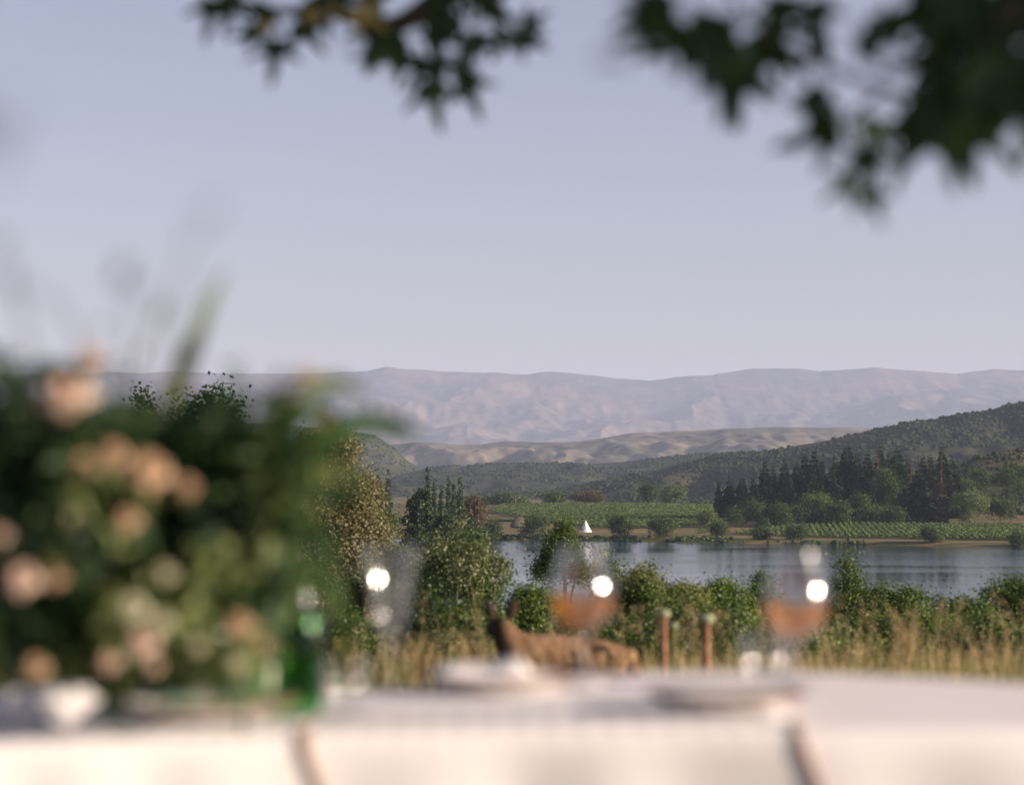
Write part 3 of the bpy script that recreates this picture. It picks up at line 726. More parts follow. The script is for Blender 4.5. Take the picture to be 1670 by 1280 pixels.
for (px, pt, hw, d, mt, l, s) in bank:
    plant('bush', l, 'bush', px, pt - (8 if pt < 970 else 2), hw * (1.2 if pt < 970 else 1.5), d, M[mt], .042 if d < 40 else .055, 22000 if hw > 30 else 3600, s, None, 4, nl=13, spread=.74)
plant('evergreen_tree', 'small pointed evergreen standing before the lake, right of the right wine glass', 'tree', 1382, 884, 74, 52, M['bush_c'], .06, 20000, 97, None, 1, tall_lobes, twig=.11)

# ------------------------------------------------------------------ meadow
rng = np.random.RandomState(42)
def blades(name, n, y0, y1, hmin, hmax, wdt, material, label, seed, seg=3, lean=.35, dens=None, cap=None):
    rng = np.random.RandomState(seed)
    y = y0 + (y1 - y0) * rng.rand(n) ** .85; x = (rng.rand(n) - .5) * 2 * (0.27 * y + .7)
    if dens is not None:
        k = fbm(x / 1.1 + 5, y / 1.1, 3) + dens > rng.uniform(-.14, .14, n); x, y = x[k], y[k]; n = len(x)
    z = ground(x, y)
    h = hmin + (hmax - hmin) * rng.rand(n) ** 1.6
    h *= 0.75 + 1.0 * np.clip(fbm(x / .8, y / .8, 3) + .25, 0, 1)
    # trampled around the animal
    near = (x > -.25) & (x < .65) & (y > 8.2) & (y < 10.25)
    h = np.where(near, np.minimum(h, .22 + .17 * rng.rand(n)), h)
    a = rng.rand(n) * 6.283; ln = lean * h * rng.rand(n)
    dx, dy = np.cos(a) * ln, np.sin(a) * ln
    t = np.linspace(0, 1, seg + 1)
    wa = rng.rand(n) * 3.14; wx, wyv = np.cos(wa), np.sin(wa)
    ww = wdt * (0.6 + .8 * rng.rand(n))
    V = []
    for i, tt in enumerate(t):
        bx = x + dx * tt ** 2; by = y + dy * tt ** 2; bz = z + h * tt * (1 - .12 * tt)
        q = ww * (1 - tt) ** .6 * .5 + .0004
        V.append(np.stack([bx - wx * q, by - wyv * q, bz], -1)); V.append(np.stack([bx + wx * q, by + wyv * q, bz], -1))
    V = np.stack(V, 1).reshape(-1, 3); b = np.arange(n)[:, None, None] * (2 * (seg + 1))
    f = np.array([[2 * i, 2 * i + 1, 2 * i + 3, 2 * i + 2] for i in range(seg)])
    lab(obj(name, mesh_np(name, V, (f[None] + b).reshape(-1, 4)), material, kind='stuff'), label, 'grass')
    return x + dx, y + dy, z + h * .88, h
blades('meadow_grass', 42000, 3.8, 14, .08, .24, .006, M['grass_green'], 'short green meadow grass behind the table', 1)
blades('meadow_grass', 22000, 6.0, 13.6, .12, .30, .006, M['grass_dry'], 'dry straw-coloured grass along the meadow edge', 2, dens=.0)
tx, ty, tz, th = blades('meadow_grass', 760, 8.0, 13.4, .26, .52, .005, M['grass_dry'], 'tall dry grass stems rising before the bushes', 3, seg=4, lean=.3, dens=.02)
# feathery plumes on the tall stems
rng = np.random.RandomState(8)
per = 20; k = np.repeat(np.arange(len(tx)), per); f = np.tile(np.linspace(0, 1, per), len(tx))
L = (.10 + .08 * rng.rand(len(tx)))[k]
C = np.stack([tx[k], ty[k], tz[k] - L * (f - .25)], -1) + rng.normal(0, 1, (len(k), 3)) * (.005 + .011 * np.sin(f * 3.0))[:, None]
V, F = leaf_quads(C, np.tile([0, -.5, .2], (len(C), 1)), .020, .24, rng, -1.6)
lab(obj('grass_plumes', mesh_np('grass_plumes', V, F), M['plume'], kind='stuff'), 'feathery pinkish plumes on the tall dry grass', 'grass')
# arching dry clump of leaves left of the animal and right behind the left glass
def arch_clump(px, py, d, n, l, mt, label, seed, spread=1.0):
    rng = np.random.RandomState(seed); p = P(px, py, d); g = float(ground(p.x, d)); mb = MB()
    for i in range(n):
        a = rng.rand() * 6.283; L = l * (.6 + .6 * rng.rand()); t = np.linspace(0, 1, 7); hz = .28 * spread * L * (0.5 + rng.rand())
        c = np.stack([math.cos(a) * hz * t ** 1.6, math.sin(a) * hz * t ** 1.6, L * (t - .45 * spread * t ** 3)], -1)
        sd_ = np.array([-math.sin(a), math.cos(a), 0]) * .005 * (1 - .85 * t[:, None])
        mb.add(np.stack([c - sd_, c + sd_], 1).reshape(-1, 3), np.array([[2 * j, 2 * j + 1, 2 * j + 3, 2 * j + 2] for j in range(6)]))
    o = obj('grass_tuft', mb.build('grass_tuft', False), mt, loc=(p.x, d, g), label=label, cat='grass tuft')
arch_clump(690, 1040, 11, 60, .52, M['grass_dry'], 'tall arching tuft of dry grass right of the trumpet-shaped glass', 1)
arch_clump(775, 1030, 11, 70, .55, M['grass_dry'], 'arching tuft of dry grass just left of the brown animal', 2)
arch_clump(560, 1040, 11.5, 70, .46, M['grass_green'], 'dark green arching grass tuft right of the green bottle', 3)
arch_clump(880, 1060, 9.5, 60, .42, M['grass_dry'], 'pale grass tuft in front of the middle of the brown animal', 6, .6)
arch_clump(1000, 1060, 9.55, 80, .43, M['grass_dry'], 'pale grass tuft in front of the hindquarters of the brown animal', 7, .7)
arch_clump(930, 1060, 9.4, 50, .38, M['grass_green'], 'green grass tuft in front of the brown animal, below the left wine glass', 9, .6)
arch_clump(1040, 1060, 10.6, 60, .45, M['grass_dry'], 'dry grass tuft at the right end of the brown animal', 4)
arch_clump(1480, 1060, 12, 40, .55, M['grass_dry'], 'tall thin dry grass tuft before the dark bush at the right', 5, .7)

# brown animal in the grass
def skin_mesh(name, joints, edges, sub=2):
    me = bpy.data.meshes.new(name)
    me.from_pydata([j[:3] for j in joints], edges, [])
    o = bpy.data.objects.new(name, me); COL.objects.link(o)
    sk = o.modifiers.new('Skin', 'SKIN'); ss_ = o.modifiers.new('Sub', 'SUBSURF'); ss_.levels = sub; ss_.render_levels = sub
    for v, j in zip(me.skin_vertices[0].data, joints):
        r_ = j[3]; v.radius = (r_, j[4] if len(j) > 4 else r_)
    me.skin_vertices[0].data[0].use_root = True
    dg = bpy.context.evaluated_depsgraph_get(); dg.update()
    m2 = bpy.data.meshes.new_from_object(o.evaluated_get(dg)); m2.name = name
    bpy.data.objects.remove(o)
    for p in m2.polygons: p.use_smooth = True
    return m2
ad = 10.0
ax = P(838, 1027, ad).x; ag = float(ground(ax, ad))
# x along the body (head to the left), y depth, z up, metres
J = [(.40, .05, .315, .085), (.28, .03, .305, .088), (.14, .01, .305, .095), (.03, -.01, .315, .085), (-.025, -.01, .36, .062), (-.05, 0, .425, .054), (-.075, .07, .425, .042), (-.10, .14, .395, .026),
     (.47, .05, .30, .055), (.52, .07, .22, .018), (.545, .09, .12, .012),
     (.05, -.06, .20, .034), (.035, -.065, .11, .022), (.04, -.06, .02, .018), (.02, -.065, .008, .018),
     (.05, .05, .20, .034), (.06, .05, .11, .022), (.055, .055, .02, .018), (.035, .05, .008, .018),
     (.42, -.03, .20, .045), (.38, -.035, .13, .026), (.445, -.035, .085, .018), (.43, -.035, .015, .017), (.405, -.035, .008, .017),
     (.44, .11, .20, .045), (.42, .115, .13, .026), (.475, .115, .085, .018), (.46, .115, .015, .017), (.435, .115, .008, .017)]
E = [(0, 1), (1, 2), (2, 3), (3, 4), (4, 5), (5, 6), (6, 7), (0, 8), (8, 9), (9, 10), (3, 11), (11, 12), (12, 13), (13, 14), (3, 15), (15, 16), (16, 17), (17, 18), (0, 19), (19, 20), (20, 21), (21, 22), (22, 23), (0, 24), (24, 25), (25, 26), (26, 27), (27, 28)]
t = thing('animal', 'reddish-brown animal with upright ears in the dry grass behind the left wine glass', 'animal', (ax, ad, ag))
obj('body', skin_mesh('body', J, E), M['fur'], t)
for sy in (-1, 1):
    ear = MB(); b0 = np.array([-.052 + sy * .036, .012, .462])
    tip = b0 + np.array([sy * .028, .0, .085])
    ring = [b0 + np.array([.02, 0, 0]), b0 + np.array([0, .018, 0]), b0 + np.array([-.02, 0, .0]), b0 + np.array([0, -.014, 0])]
    mid = [(p_ * .5 + tip * .5) + (p_ - b0) * .45 for p_ in ring]
    ear.add(np.array(ring + mid + [tip]), [[0, 1, 5, 4], [1, 2, 6, 5], [2, 3, 7, 6], [3, 0, 4, 7]], [[4, 5, 8], [5, 6, 8], [6, 7, 8], [7, 4, 8]])
    obj('ear', ear.build('ear'), M['fur_dark'], t)
    e = MB().lathe([(.0005, .007), (.005, .005), (.007, 0), (.005, -.005), (.0005, -.007)], 10)
    obj('eye', e.build('eye'), M['fur_dark'], t, loc=(-.072 + sy * .036, .085, .45))
obj('nose', MB().lathe([(.0005, .01), (.009, .006), (.011, 0), (.008, -.007), (.0005, -.01)], 10).build('nose'), M['fur_dark'], t, loc=(-.108, .165, .392))

# rust-red stalks with pale green caps
def stalk(px, pytop, d, capw, r_, label, lean=0.0, stemmat=None):
    p = P(px, pytop, d); g = float(ground(p.x, d)); h = p.z - g
    t = thing('capped_stalk', label, 'stalk', (p.x, d, g - .03), 'capped stalks in the grass')
    zt = np.linspace(0, h - capw * .30, 9)
    pts = np.stack([lean * (zt / h) ** 2, 0 * zt, zt], -1)
    rr_ = np.full(9, r_); rr_[-1] = capw * .40; rr_[-2] = capw * .24; rr_[-3] = r_ * 1.12
    pts[-2, 2] = h - capw * .52; pts[-3, 2] = h - capw * 1.0
    obj('stem', MB().tube(pts, rr_, 12).build('stem'), stemmat or M['rust'], t)
    c = capw * .5; prof = [(c * .7, -.30 * capw), (c * .97, -.18 * capw), (c, -.06 * capw), (c * .86, .10 * capw), (c * .5, .21 * capw), (.001, .24 * capw)]
    obj('cap', MB().lathe(prof, 18, (lean, 0, h - capw * .08)).build('cap'), M['cap'], t)
stalk(1082, 985, 9.6, .058, .0125, 'tallest rust-red stalk with round pale green cap, in the grass between the wine glasses')
stalk(1096, 1006, 9.9, .042, .008, 'shortest thin stalk with small pale cap, leaning on the tallest one', .006, M['grass_green'])
stalk(1152, 993, 9.5, .068, .0125, 'rust-red stalk with wide flat pale green cap, left of the right wine glass')

# ------------------------------------------------------------------ table and cloth
TZ = 0.742                                      # top of the cloth
def tdist(py): return (CAM_H - TZ) * FPX / (py - YH)
far_px = [(-700, 1168), (-200, 1150), (300, 1140), (660, 1124), (900, 1106), (1200, 1095), (1450, 1102), (1670, 1115), (1900, 1134), (2050, 1160)]
near_px = [(2010, 1178), (1850, 1181), (1670, 1185), (1300, 1189), (900, 1193), (480, 1201), (0, 1216), (-420, 1230), (-640, 1208)]
def wxy(px, py):
    d = tdist(py); return ((px - 835) / FPX * d, d)
ctrl = np.array([wxy(*p) for p in far_px] + [wxy(*p) for p in near_px])
def closed_spline(c, n):
    m_ = len(c); out = []
    for i in range(m_):
        p0, p1, p2, p3 = c[(i - 1) % m_], c[i], c[(i + 1) % m_], c[(i + 2) % m_]
        k = max(2, int(n * np.linalg.norm(p2 - p1)))
        for t in np.linspace(0, 1, k, endpoint=False):
            out.append(.5 * (2 * p1 + (p2 - p0) * t + (2 * p0 - 5 * p1 + 4 * p2 - p3) * t * t + (3 * p1 - p0 - 3 * p2 + p3) * t ** 3))
    return np.array(out)
outl = closed_spline(ctrl, 90)
# resample evenly
seg = np.linalg.norm(np.diff(np.vstack([outl, outl[:1]]), axis=0), axis=1); cum = np.concatenate([[0], np.cumsum(seg)])
nO = 520; sarr = np.linspace(0, cum[-1], nO, endpoint=False)
oo = np.vstack([outl, outl[:1]])
outl = np.stack([np.interp(sarr, cum, oo[:, 0]), np.interp(sarr, cum, oo[:, 1])], -1)
cen = outl.mean(0)
tang = np.roll(outl, -1, 0) - np.roll(outl, 1, 0); tang /= np.linalg.norm(tang, axis=1)[:, None]
nor = np.stack([tang[:, 1], -tang[:, 0]], -1)
if ((outl - cen) * nor).sum() < 0: nor = -nor
tb = thing('dining_table', 'long table under the white cloth', 'table', (0, 0, 0))
tv = np.vstack([np.column_stack([outl - nor * .006, np.full(nO, TZ - .004)]), np.column_stack([outl - nor * .006, np.full(nO, TZ - .035)])])
q = np.arange(nO); q2 = (q + 1) % nO
obj('tabletop', mesh_np('tabletop', tv, [np.array([q]), np.array([(q + nO)[::-1]]), np.stack([q, q + nO, q2 + nO, q2], -1)]), M['wood'], tb)
for lx_, ly_ in ((-.85, 2.78), (-.8, 2.95), (.85, 2.92), (.8, 3.12)):
    obj('leg', MB().tube([(lx_, ly_, .0), (lx_, ly_, TZ - .035)], .028, 8).build('leg'), M['wood'], tb)
# cloth: top with faint rumples, rounded edge, skirt in folds
rings = []; fr = [0.0, .35, .6, .8, .92, .985]
for f in fr:
    xy = cen + (outl - cen) * f
    z = TZ + .0022 * (1 + fbm(xy[:, 0] / .11, xy[:, 1] / .11, 3)) + .0010 * np.sin(xy[:, 0] * 9)
    rings.append(np.column_stack([xy, z]))
fold = .5 + .5 * np.sin(sarr * 2 * math.pi / .21 + 2.2 * np.sin(sarr * 3.1) + 3 * fbm(sarr / .3, sarr * 0, 3)) * (.6 + .8 * (fbm(sarr / .5, sarr * 0 + 3, 2) + .5))
for t in (0.0, .02, .05, .1, .18, .28, .40, .52, .64, .715):
    o_ = .004 + .010 * min(1, t / .02) + fold * .042 * (t / .7) ** .7 + .02 * t
    z = TZ - t - (0.0 if t else -.0005)
    rings.append(np.column_stack([outl + nor * np.asarray(o_)[:, None], np.full(nO, z)]))
cv = np.vstack(rings)
lab(obj('tablecloth', mesh_np('tablecloth', cv, grid_faces(len(rings), nO, True), True), M['cloth']), 'white tablecloth covering the long table and hanging in folds', 'tablecloth')

def near_edge(px):
    for i in range(len(near_px) - 1):
        (a, b), (c, d_) = near_px[i], near_px[i + 1]
        if c <= px <= a: return b + (d_ - b) * (a - px) / (a - c)
    return 1190
_near = nor[:, 1] < -.5; _o = np.argsort(outl[_near, 0])
NX = outl[_near, 0][_o]; NY = outl[_near, 1][_o]; NF = fold[_near][_o]
def hanging_napkin(px0, px1, label, seed):
    """napkin lying on the table edge and hanging down in front"""
    rng = np.random.RandomState(seed)
    n = 60; prof = [(-.16, .006), (-.10, .007), (-.05, .007), (-.02, .007), (.0, .0068), (.007, .0062), (.014, .0035), (.020, -.004), (.030, -.03), (.036, -.08), (.045, -.14), (.055, -.21), (.065, -.28)]
    V = []
    for i in range(n):
        px = px0 + (px1 - px0) * i / (n - 1); ex, ey = wxy(px, near_edge(px))
        for off, dz in prof:
            flare = 1 + .28 * max(0, -dz) / .3
            xx = ex + (i / (n - 1) - .5) * .12 * flare * max(0, -dz) / .28 + max(0, -dz) * .16
            wav = (.012 * math.sin(i * .9 + seed) * min(1, max(0, -dz) / .1))
            q_ = max(0, -dz); ny = float(np.interp(xx, NX, NY)); fk = float(np.interp(xx, NX, NF))
            o_ = (.0165 + fk * .042 * (q_ / .7) ** .7 + .02 * q_ + .0008 + .004 * (i / (n - 1)) ** 2) if dz < 0 else max(0, off)
            V.append((xx, (ny - o_) if off >= 0 else ny - off, TZ + dz + .0008 * math.sin(i * 1.7)))
    me = mesh_np('linen_runner', V, grid_faces(n, len(prof)), True)
    o = obj('linen_runner', me, M['napkin']); o['label'] = label; o['category'] = 'runner'
    sm = o.modifiers.new('thick', 'SOLIDIFY'); sm.thickness = .0016
    e = np.array(V).reshape(n, len(prof), 3)
    pth = e[-1] + np.array([.003, -.003, .001])
    h_ = obj('hem_shadow', MB().tube(pth[2:], .0032, 6).build('hem_shadow'), M['hem_shadow'], o)
    pth = e[n // 2:, 4] + np.array([0, -.006, .002])
    return o
hanging_napkin(-260, 492, 'wide white linen hanging over the near table edge below the bouquet', 1)
hanging_napkin(500, 1292, 'wide white linen hanging over the middle of the near table edge', 4)

# ------------------------------------------------------------------ crockery and glasses
def at_table(px, py): x_, d = wxy(px, py); return (x_, d, TZ + .005)
def plate(px, py, r_, label, zoff=0.0):
    x_, y_, z_ = at_table(px, py)
    t = thing('plate', label, 'plate', (x_, y_, z_ + zoff), None)
    prof = [(.001, .004), (r_ * .62, .004), (r_ * .72, .008), (r_ * .97, .020), (r_ * .97, .0165), (r_ * .72, .0035), (r_ * .60, 0.0), (.001, .0)]
    obj('dish', MB().lathe(prof, 56).build('dish'), M['china'], t)
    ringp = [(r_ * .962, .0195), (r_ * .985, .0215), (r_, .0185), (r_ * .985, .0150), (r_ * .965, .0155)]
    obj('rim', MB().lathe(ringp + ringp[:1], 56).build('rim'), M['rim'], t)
    return t
plate(1180, 1163, .098, 'white plate with shadow-brown rim at the near table edge before the right wine glass', .004)
plate(330, 1176, .115, 'white plate with shadow-brown rim at the near table edge in front of the bouquet', .004)
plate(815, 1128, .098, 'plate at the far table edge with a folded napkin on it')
def folded_napkin(px, py, w_, dpt, h, label, rz=0.0, zoff=.022, seed=0, hump=None):
    x_, y_, z_ = at_table(px, py); n, m_ = 22, 12; rng = np.random.RandomState(seed)
    u = np.linspace(-1, 1, n); v = np.linspace(-1, 1, m_); U, Vv = np.meshgrid(u, v, indexing='ij')
    z = h * (1 - np.abs(U) ** 5) * (1 - np.abs(Vv) ** 4) * (.65 + .5 * fbm(U * 1.6 + seed, Vv * 1.3, 3) + .3 * (hump(U) if hump else 0))
    V = np.stack([U * w_ / 2, Vv * dpt / 2, z], -1).reshape(-1, 3)
    Vb = V.copy(); Vb[:, 2] = 0
    F = grid_faces(n, m_)
    per_ = np.concatenate([np.arange(m_), np.arange(1, n) * m_ + m_ - 1, (n - 1) * m_ + np.arange(m_ - 2, -1, -1), np.arange(n - 2, 0, -1) * m_])
    side = np.stack([per_, np.roll(per_, -1), np.roll(per_, -1) + n * m_, per_ + n * m_], -1)
    me = mesh_np('folded_napkin', np.vstack([V, Vb]), [np.concatenate([F[:, ::-1], F + n * m_, side])], True)
    o = obj('folded_napkin', me, M['napkin'], loc=(x_, y_, z_ + zoff), label=label, cat='napkin'); o.rotation_euler.z = rz
    return o
folded_napkin(785, 1122, .150, .10, .026, 'white folded napkin lying on the far plate', .1, .010, 2, lambda U: 1.8 * np.exp(-((U - .62) / .3) ** 2))
folded_napkin(925, 1118, .10, .08, .010, 'small white folded napkin on the cloth right of the far plate', -.2, .001, 5)
folded_napkin(60, 1178, .20, .16, .050, 'crumpled pinkish white napkin at the left edge under the blossoms', .3, .001, 7)

def wine_glass(px, pybase, h, bowl_r, liquid, label, kind='round'):
    x_, y_, z_ = at_table(px, pybase)
    t = thing('wine_glass' if kind == 'round' else 'trumpet_glass', label, 'glass', (x_, y_, z_))
    if kind == 'round':
        sh_ = h - .122
        outer = [(.0045, sh_ * .98), (.012, sh_), (bowl_r * .55, sh_ + .008), (bowl_r * .83, sh_ + .020), (bowl_r * .97, sh_ + .036), (bowl_r, sh_ + .050)]
    else:
        sh_ = h * .42
        outer = [(.005, sh_ * .98), (.010, sh_), (bowl_r * .42, sh_ + h * .05), (bowl_r * .56, sh_ + h * .12), (bowl_r * .68, sh_ + h * .24), (bowl_r * .82, sh_ + h * .40), (bowl_r, h)]
    # smooth profile
    if kind == 'round':
        zz = 0.0; rr_ = bowl_r
        while sh_ + .050 + zz < h - .002:
            th = np.interp(zz, [0, .011, .022, .045, .072], [0, 10.6, 16.5, 15, 13]); zz += .004; rr_ -= .004 * math.tan(R(th)); outer.append((rr_, sh_ + .050 + zz))
    else:
        outer = outer[:4] + [(bowl_r * (.56 + .44 * q ** 1.7), sh_ + h * .12 + (h * .88 - sh_) * q) for q in np.linspace(.1, 1, 12)]
    o_ = np.array(outer); tt = np.linspace(0, len(o_) - 1, 72); o_ = np.stack([np.interp(tt, np.arange(len(o_)), o_[:, 0]), np.interp(tt, np.arange(len(o_)), o_[:, 1])], -1)
    for _ in range(8): o_[1:-1] = (o_[:-2] + 2 * o_[1:-1] + o_[2:]) / 4
    inner = o_[::-1].copy(); inner[:, 0] = np.maximum(inner[:, 0] - .0016, .0005); inner[:, 1] += np.linspace(0, .002, len(inner))
    obj('bowl', MB().lathe(np.vstack([o_, inner]), 48).build('bowl'), M['glass'], t)
    st = [(.034, .0), (.035, .0015), (.030, .003), (.012, .006), (.0065, .014), (.0052, .03), (.0048, sh_ * .6), (.0056, sh_ * .9), (.009, sh_ * .99)]
    obj('stem', MB().lathe(st, 28).build('stem'), M['glass'], t)
    if liquid:
        lv = sh_ + liquid
        lp = inner[::-1]; lp = lp[lp[:, 1] < lv] - np.array([.0006, 0])
        lp[:, 0] = np.maximum(lp[:, 0], .0005)
        rtop = lp[-1, 0]
        obj('wine', MB().lathe(np.vstack([[(.0005, lp[0, 1])], lp, [(rtop, lv), (.0005, lv)]]), 40).build('wine'), M['wine'], t)
    return t
wine_glass(950, 1108, .186, .0470, .050, 'left wine glass holding amber wine, in front of the brown animal')
wine_glass(1298, 1120, .184, .0455, .046, 'right wine glass holding amber wine, behind the small tumbler')
wine_glass(637, 1145, .196, .040, 0, 'empty trumpet-shaped stemmed glass between bouquet and far plate', 'trumpet')
def tumbler(px, pybase, r_, h, label):
    x_, y_, z_ = at_table(px, pybase)
    t = thing('tumbler', label, 'glass', (x_, y_, z_))
    prof = [(.0005, .0), (r_ * .85, .0), (r_ * .92, .006), (r_ * .97, h * .4), (r_, h), (r_ - .0018, h), (r_ * .95 - .0018, h * .4), (r_ * .9 - .002, .010), (.0005, .009)]
    obj('glass_wall', MB().lathe(prof, 40).build('glass_wall'), M['glass'], t)
    obj('rim', MB().lathe([(r_ + .0006, h - .001), (r_ + .0004, h + .0016), (r_ - .001, h + .002), (r_ - .0024, h - .001), (r_ + .0006, h - .001)], 40).build('rim'), M['glass'], t)
tumbler(1246, 1140, .030, .078, 'small clear tumbler left of the right wine glass')
tumbler(565, 1165, .027, .060, 'small clear tumbler between the green bottle and the trumpet-shaped glass')
# bottle
x_, y_, z_ = at_table(488, 1168)
t = thing('bottle', 'green glass bottle at the right side of the bouquet', 'bottle', (x_, y_, z_))
bp = [(.0005, 0), (.026, 0), (.030, .004), (.031, .012), (.031, .100), (.029, .112), (.021, .126), (.0145, .138), (.0130, .155), (.0128, .172), (.0145, .173), (.0145, .180), (.0120, .181), (.0112, .160), (.019, .126), (.0285, .100), (.0285, .012), (.0005, .008)]
obj('glass_body', MB().lathe(bp, 44).build('glass_body'), M['bottle'], t)
obj('lip', MB().lathe([(.0147, .172), (.016, .174), (.016, .182), (.0147, .184), (.0118, .183)], 32).build('lip'), M['bottle'], t)
# candle holder glass by the bottle
x_, y_, z_ = at_table(405, 1160)
t = thing('candle', 'thick ivory candle in a shallow dish in front of the bouquet', 'candle', (x_, y_, z_))
obj('wax', MB().lathe([(.0005, .006), (.036, .006), (.037, .009), (.037, .050), (.034, .0535), (.012, .051), (.0005, .050)], 36).build('wax'), M['candle'], t)
obj('dish', MB().lathe([(.0005, .0), (.046, 0), (.052, .008), (.050, .009), (.045, .003), (.0005, .003)], 36).build('dish'), M['china'], t)
obj('wick', MB().tube([(0, 0, .049), (.001, 0, .056), (.003, 0, .061)], .0011, 6).build('wick'), M['fur_dark'], t)

# ------------------------------------------------------------------ flower arrangement
VX, VY = wxy(270, 1152)
vase = thing('vase', 'cream footed vase holding the bouquet on the table', 'vase', (VX, VY, TZ + .005))
obj('vase_body', MB().lathe([(.0005, 0), (.040, 0), (.042, .006), (.026, .016), (.024, .024), (.050, .040), (.074, .066), (.080, .094), (.077, .094), (.070, .066), (.045, .044), (.0005, .034)], 44).build('vase_body'), M['ceramic'], vase)
bq = thing('bouquet', 'big loose bouquet of green leaves and peach blossoms on the left of the table', 'bouquet', (VX, VY, TZ + .10))
O = np.array([VX, VY, TZ + .10])
def rel(px, py, d): return np.array(P(px, py, d)) - O
rng = np.random.RandomState(21)
def foliage_cloud(name, specs, size, mt, seed, aspect=.42, per=9):
    Vs = []; Fs = []; n = 0
    for i, (px, py, rx, ry, d, dd, cnt) in enumerate(specs):
        c = rel(px, py, d); lob = [(c[0], c[1], c[2], rx / FPX * d, dd, ry / FPX * d)]
        V, F = crown_mesh('x', lob, cnt * 2, size * .8, seed + i, aspect, size * .36, per, .34, .3)
        Vs.append(V); Fs.append(F + n); n += len(V)
    return obj(name, mesh_np(name, np.vstack(Vs), np.vstack(Fs)), mt, bq, kind='stuff')
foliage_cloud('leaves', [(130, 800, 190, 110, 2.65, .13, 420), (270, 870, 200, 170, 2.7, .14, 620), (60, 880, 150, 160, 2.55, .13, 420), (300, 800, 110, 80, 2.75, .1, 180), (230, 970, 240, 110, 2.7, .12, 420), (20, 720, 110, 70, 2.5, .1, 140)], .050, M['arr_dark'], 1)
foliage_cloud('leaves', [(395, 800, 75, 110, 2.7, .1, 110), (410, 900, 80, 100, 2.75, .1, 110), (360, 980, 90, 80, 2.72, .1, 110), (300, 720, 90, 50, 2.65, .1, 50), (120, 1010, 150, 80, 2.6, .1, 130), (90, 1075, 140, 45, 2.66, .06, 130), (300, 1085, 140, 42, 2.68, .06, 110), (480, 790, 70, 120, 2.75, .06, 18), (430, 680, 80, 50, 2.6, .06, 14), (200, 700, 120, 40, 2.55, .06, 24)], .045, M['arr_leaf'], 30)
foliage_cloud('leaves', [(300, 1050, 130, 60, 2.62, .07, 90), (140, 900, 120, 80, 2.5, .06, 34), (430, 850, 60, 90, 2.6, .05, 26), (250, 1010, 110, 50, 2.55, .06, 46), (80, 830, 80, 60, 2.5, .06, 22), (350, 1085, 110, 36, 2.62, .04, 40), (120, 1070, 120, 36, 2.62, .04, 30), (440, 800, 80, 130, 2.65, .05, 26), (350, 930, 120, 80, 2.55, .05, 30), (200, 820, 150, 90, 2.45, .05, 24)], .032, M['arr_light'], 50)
def blossom_mesh(seed, n=16):
    rng = np.random.RandomState(seed); mb = MB()
    for i in range(n):
        ringi = i // 6; a = i * 2.399; op = .35 + .38 * ringi + .12 * rng.rand(); L = .75 + .18 * ringi + .1 * rng.rand(); wd = .42 + .08 * rng.rand()
        nu, nv = 5, 4; V = []
        for u in range(nu):
            s = u / (nu - 1); th_ = op * (s ** .8) * 1.5
            rr_ = L * math.sin(min(th_, 1.5)) * .62 * s + .05; zz = L * s * math.cos(min(th_, 1.45)) * .9
            for v in range(nv):
                q = (v / (nv - 1) - .5) * 2; b = a + q * wd * (1.25 * math.sin(math.pi * (.12 + .80 * s))) / (rr_ + .35)
                V.append((math.cos(b) * rr_, math.sin(b) * rr_, zz - .10 * q * q * s))
        mb.add(V, grid_faces(nu, nv))
    return mb.build('blossom')
bms = {c: [blossom_mesh(k * 3 + j) for j in range(3)] for k, c in enumerate(('blossom_pale', 'blossom_peach', 'blossom_cream'))}
for c, ms in bms.items():
    for q in ms: q.materials.append(M[c])
stems = MB()
flowers = [(110, 640, 62, 2.35, 'blossom_pale'), (148, 590, 34, 2.4, 'blossom_peach'), (186, 744, 32, 2.4, 'blossom_peach'), (138, 760, 30, 2.42, 'blossom_peach'), (245, 772, 46, 2.38, 'blossom_peach'), (306, 795, 24, 2.45, 'blossom_peach'), (208, 850, 27, 2.42, 'blossom_peach'), (2, 872, 22, 2.4, 'blossom_pale'), (36, 945, 38, 2.42, 'blossom_pale'), (90, 942, 26, 2.45, 'blossom_peach'), (216, 992, 34, 2.45, 'blossom_cream'), (232, 1048, 34, 2.5, 'blossom_pale'), (178, 1080, 26, 2.55, 'blossom_pale'), (392, 1020, 28, 2.5, 'blossom_peach'), (428, 1052, 16, 2.55, 'blossom_peach'), (322, 1052, 18, 2.5, 'blossom_cream'), (384, 1082, 20, 2.55, 'blossom_cream'), (262, 1015, 26, 2.5, 'blossom_cream'), (498, 612, 20, 2.5, 'blossom_peach'), (532, 688, 22, 2.55, 'blossom_peach'), (270, 935, 22, 2.45, 'blossom_cream'), (118, 845, 18, 2.45, 'blossom_cream'), (60, 1090, 26, 2.5, 'blossom_peach'), (475, 640, 16, 2.5, 'blossom_pale'), (250, 1085, 18, 2.55, 'blossom_pale')]
for i, (px, py, rp, d, c) in enumerate(flowers):
    p = rel(px, py, d); r_ = rp / FPX * d * 1.05
    o = obj('blossom', bms[c][i % 3], None, bq, loc=p)
    o.scale = (r_, r_, r_); dirv = Vector((p[0] * .6 + .25, -1.0, .45 + .3 * math.sin(i * 2.3))); o.rotation_euler = dirv.to_track_quat('Z', 'Y').to_euler()
    s0 = np.array([.02 * math.sin(i), .02 * math.cos(i), -.05]); stems.tube(np.array([s0, s0 * .3 + p * .5 + [0, .05, .02], p + [0, .01, -.002]]), [.0022, .0018, .0014], 5)
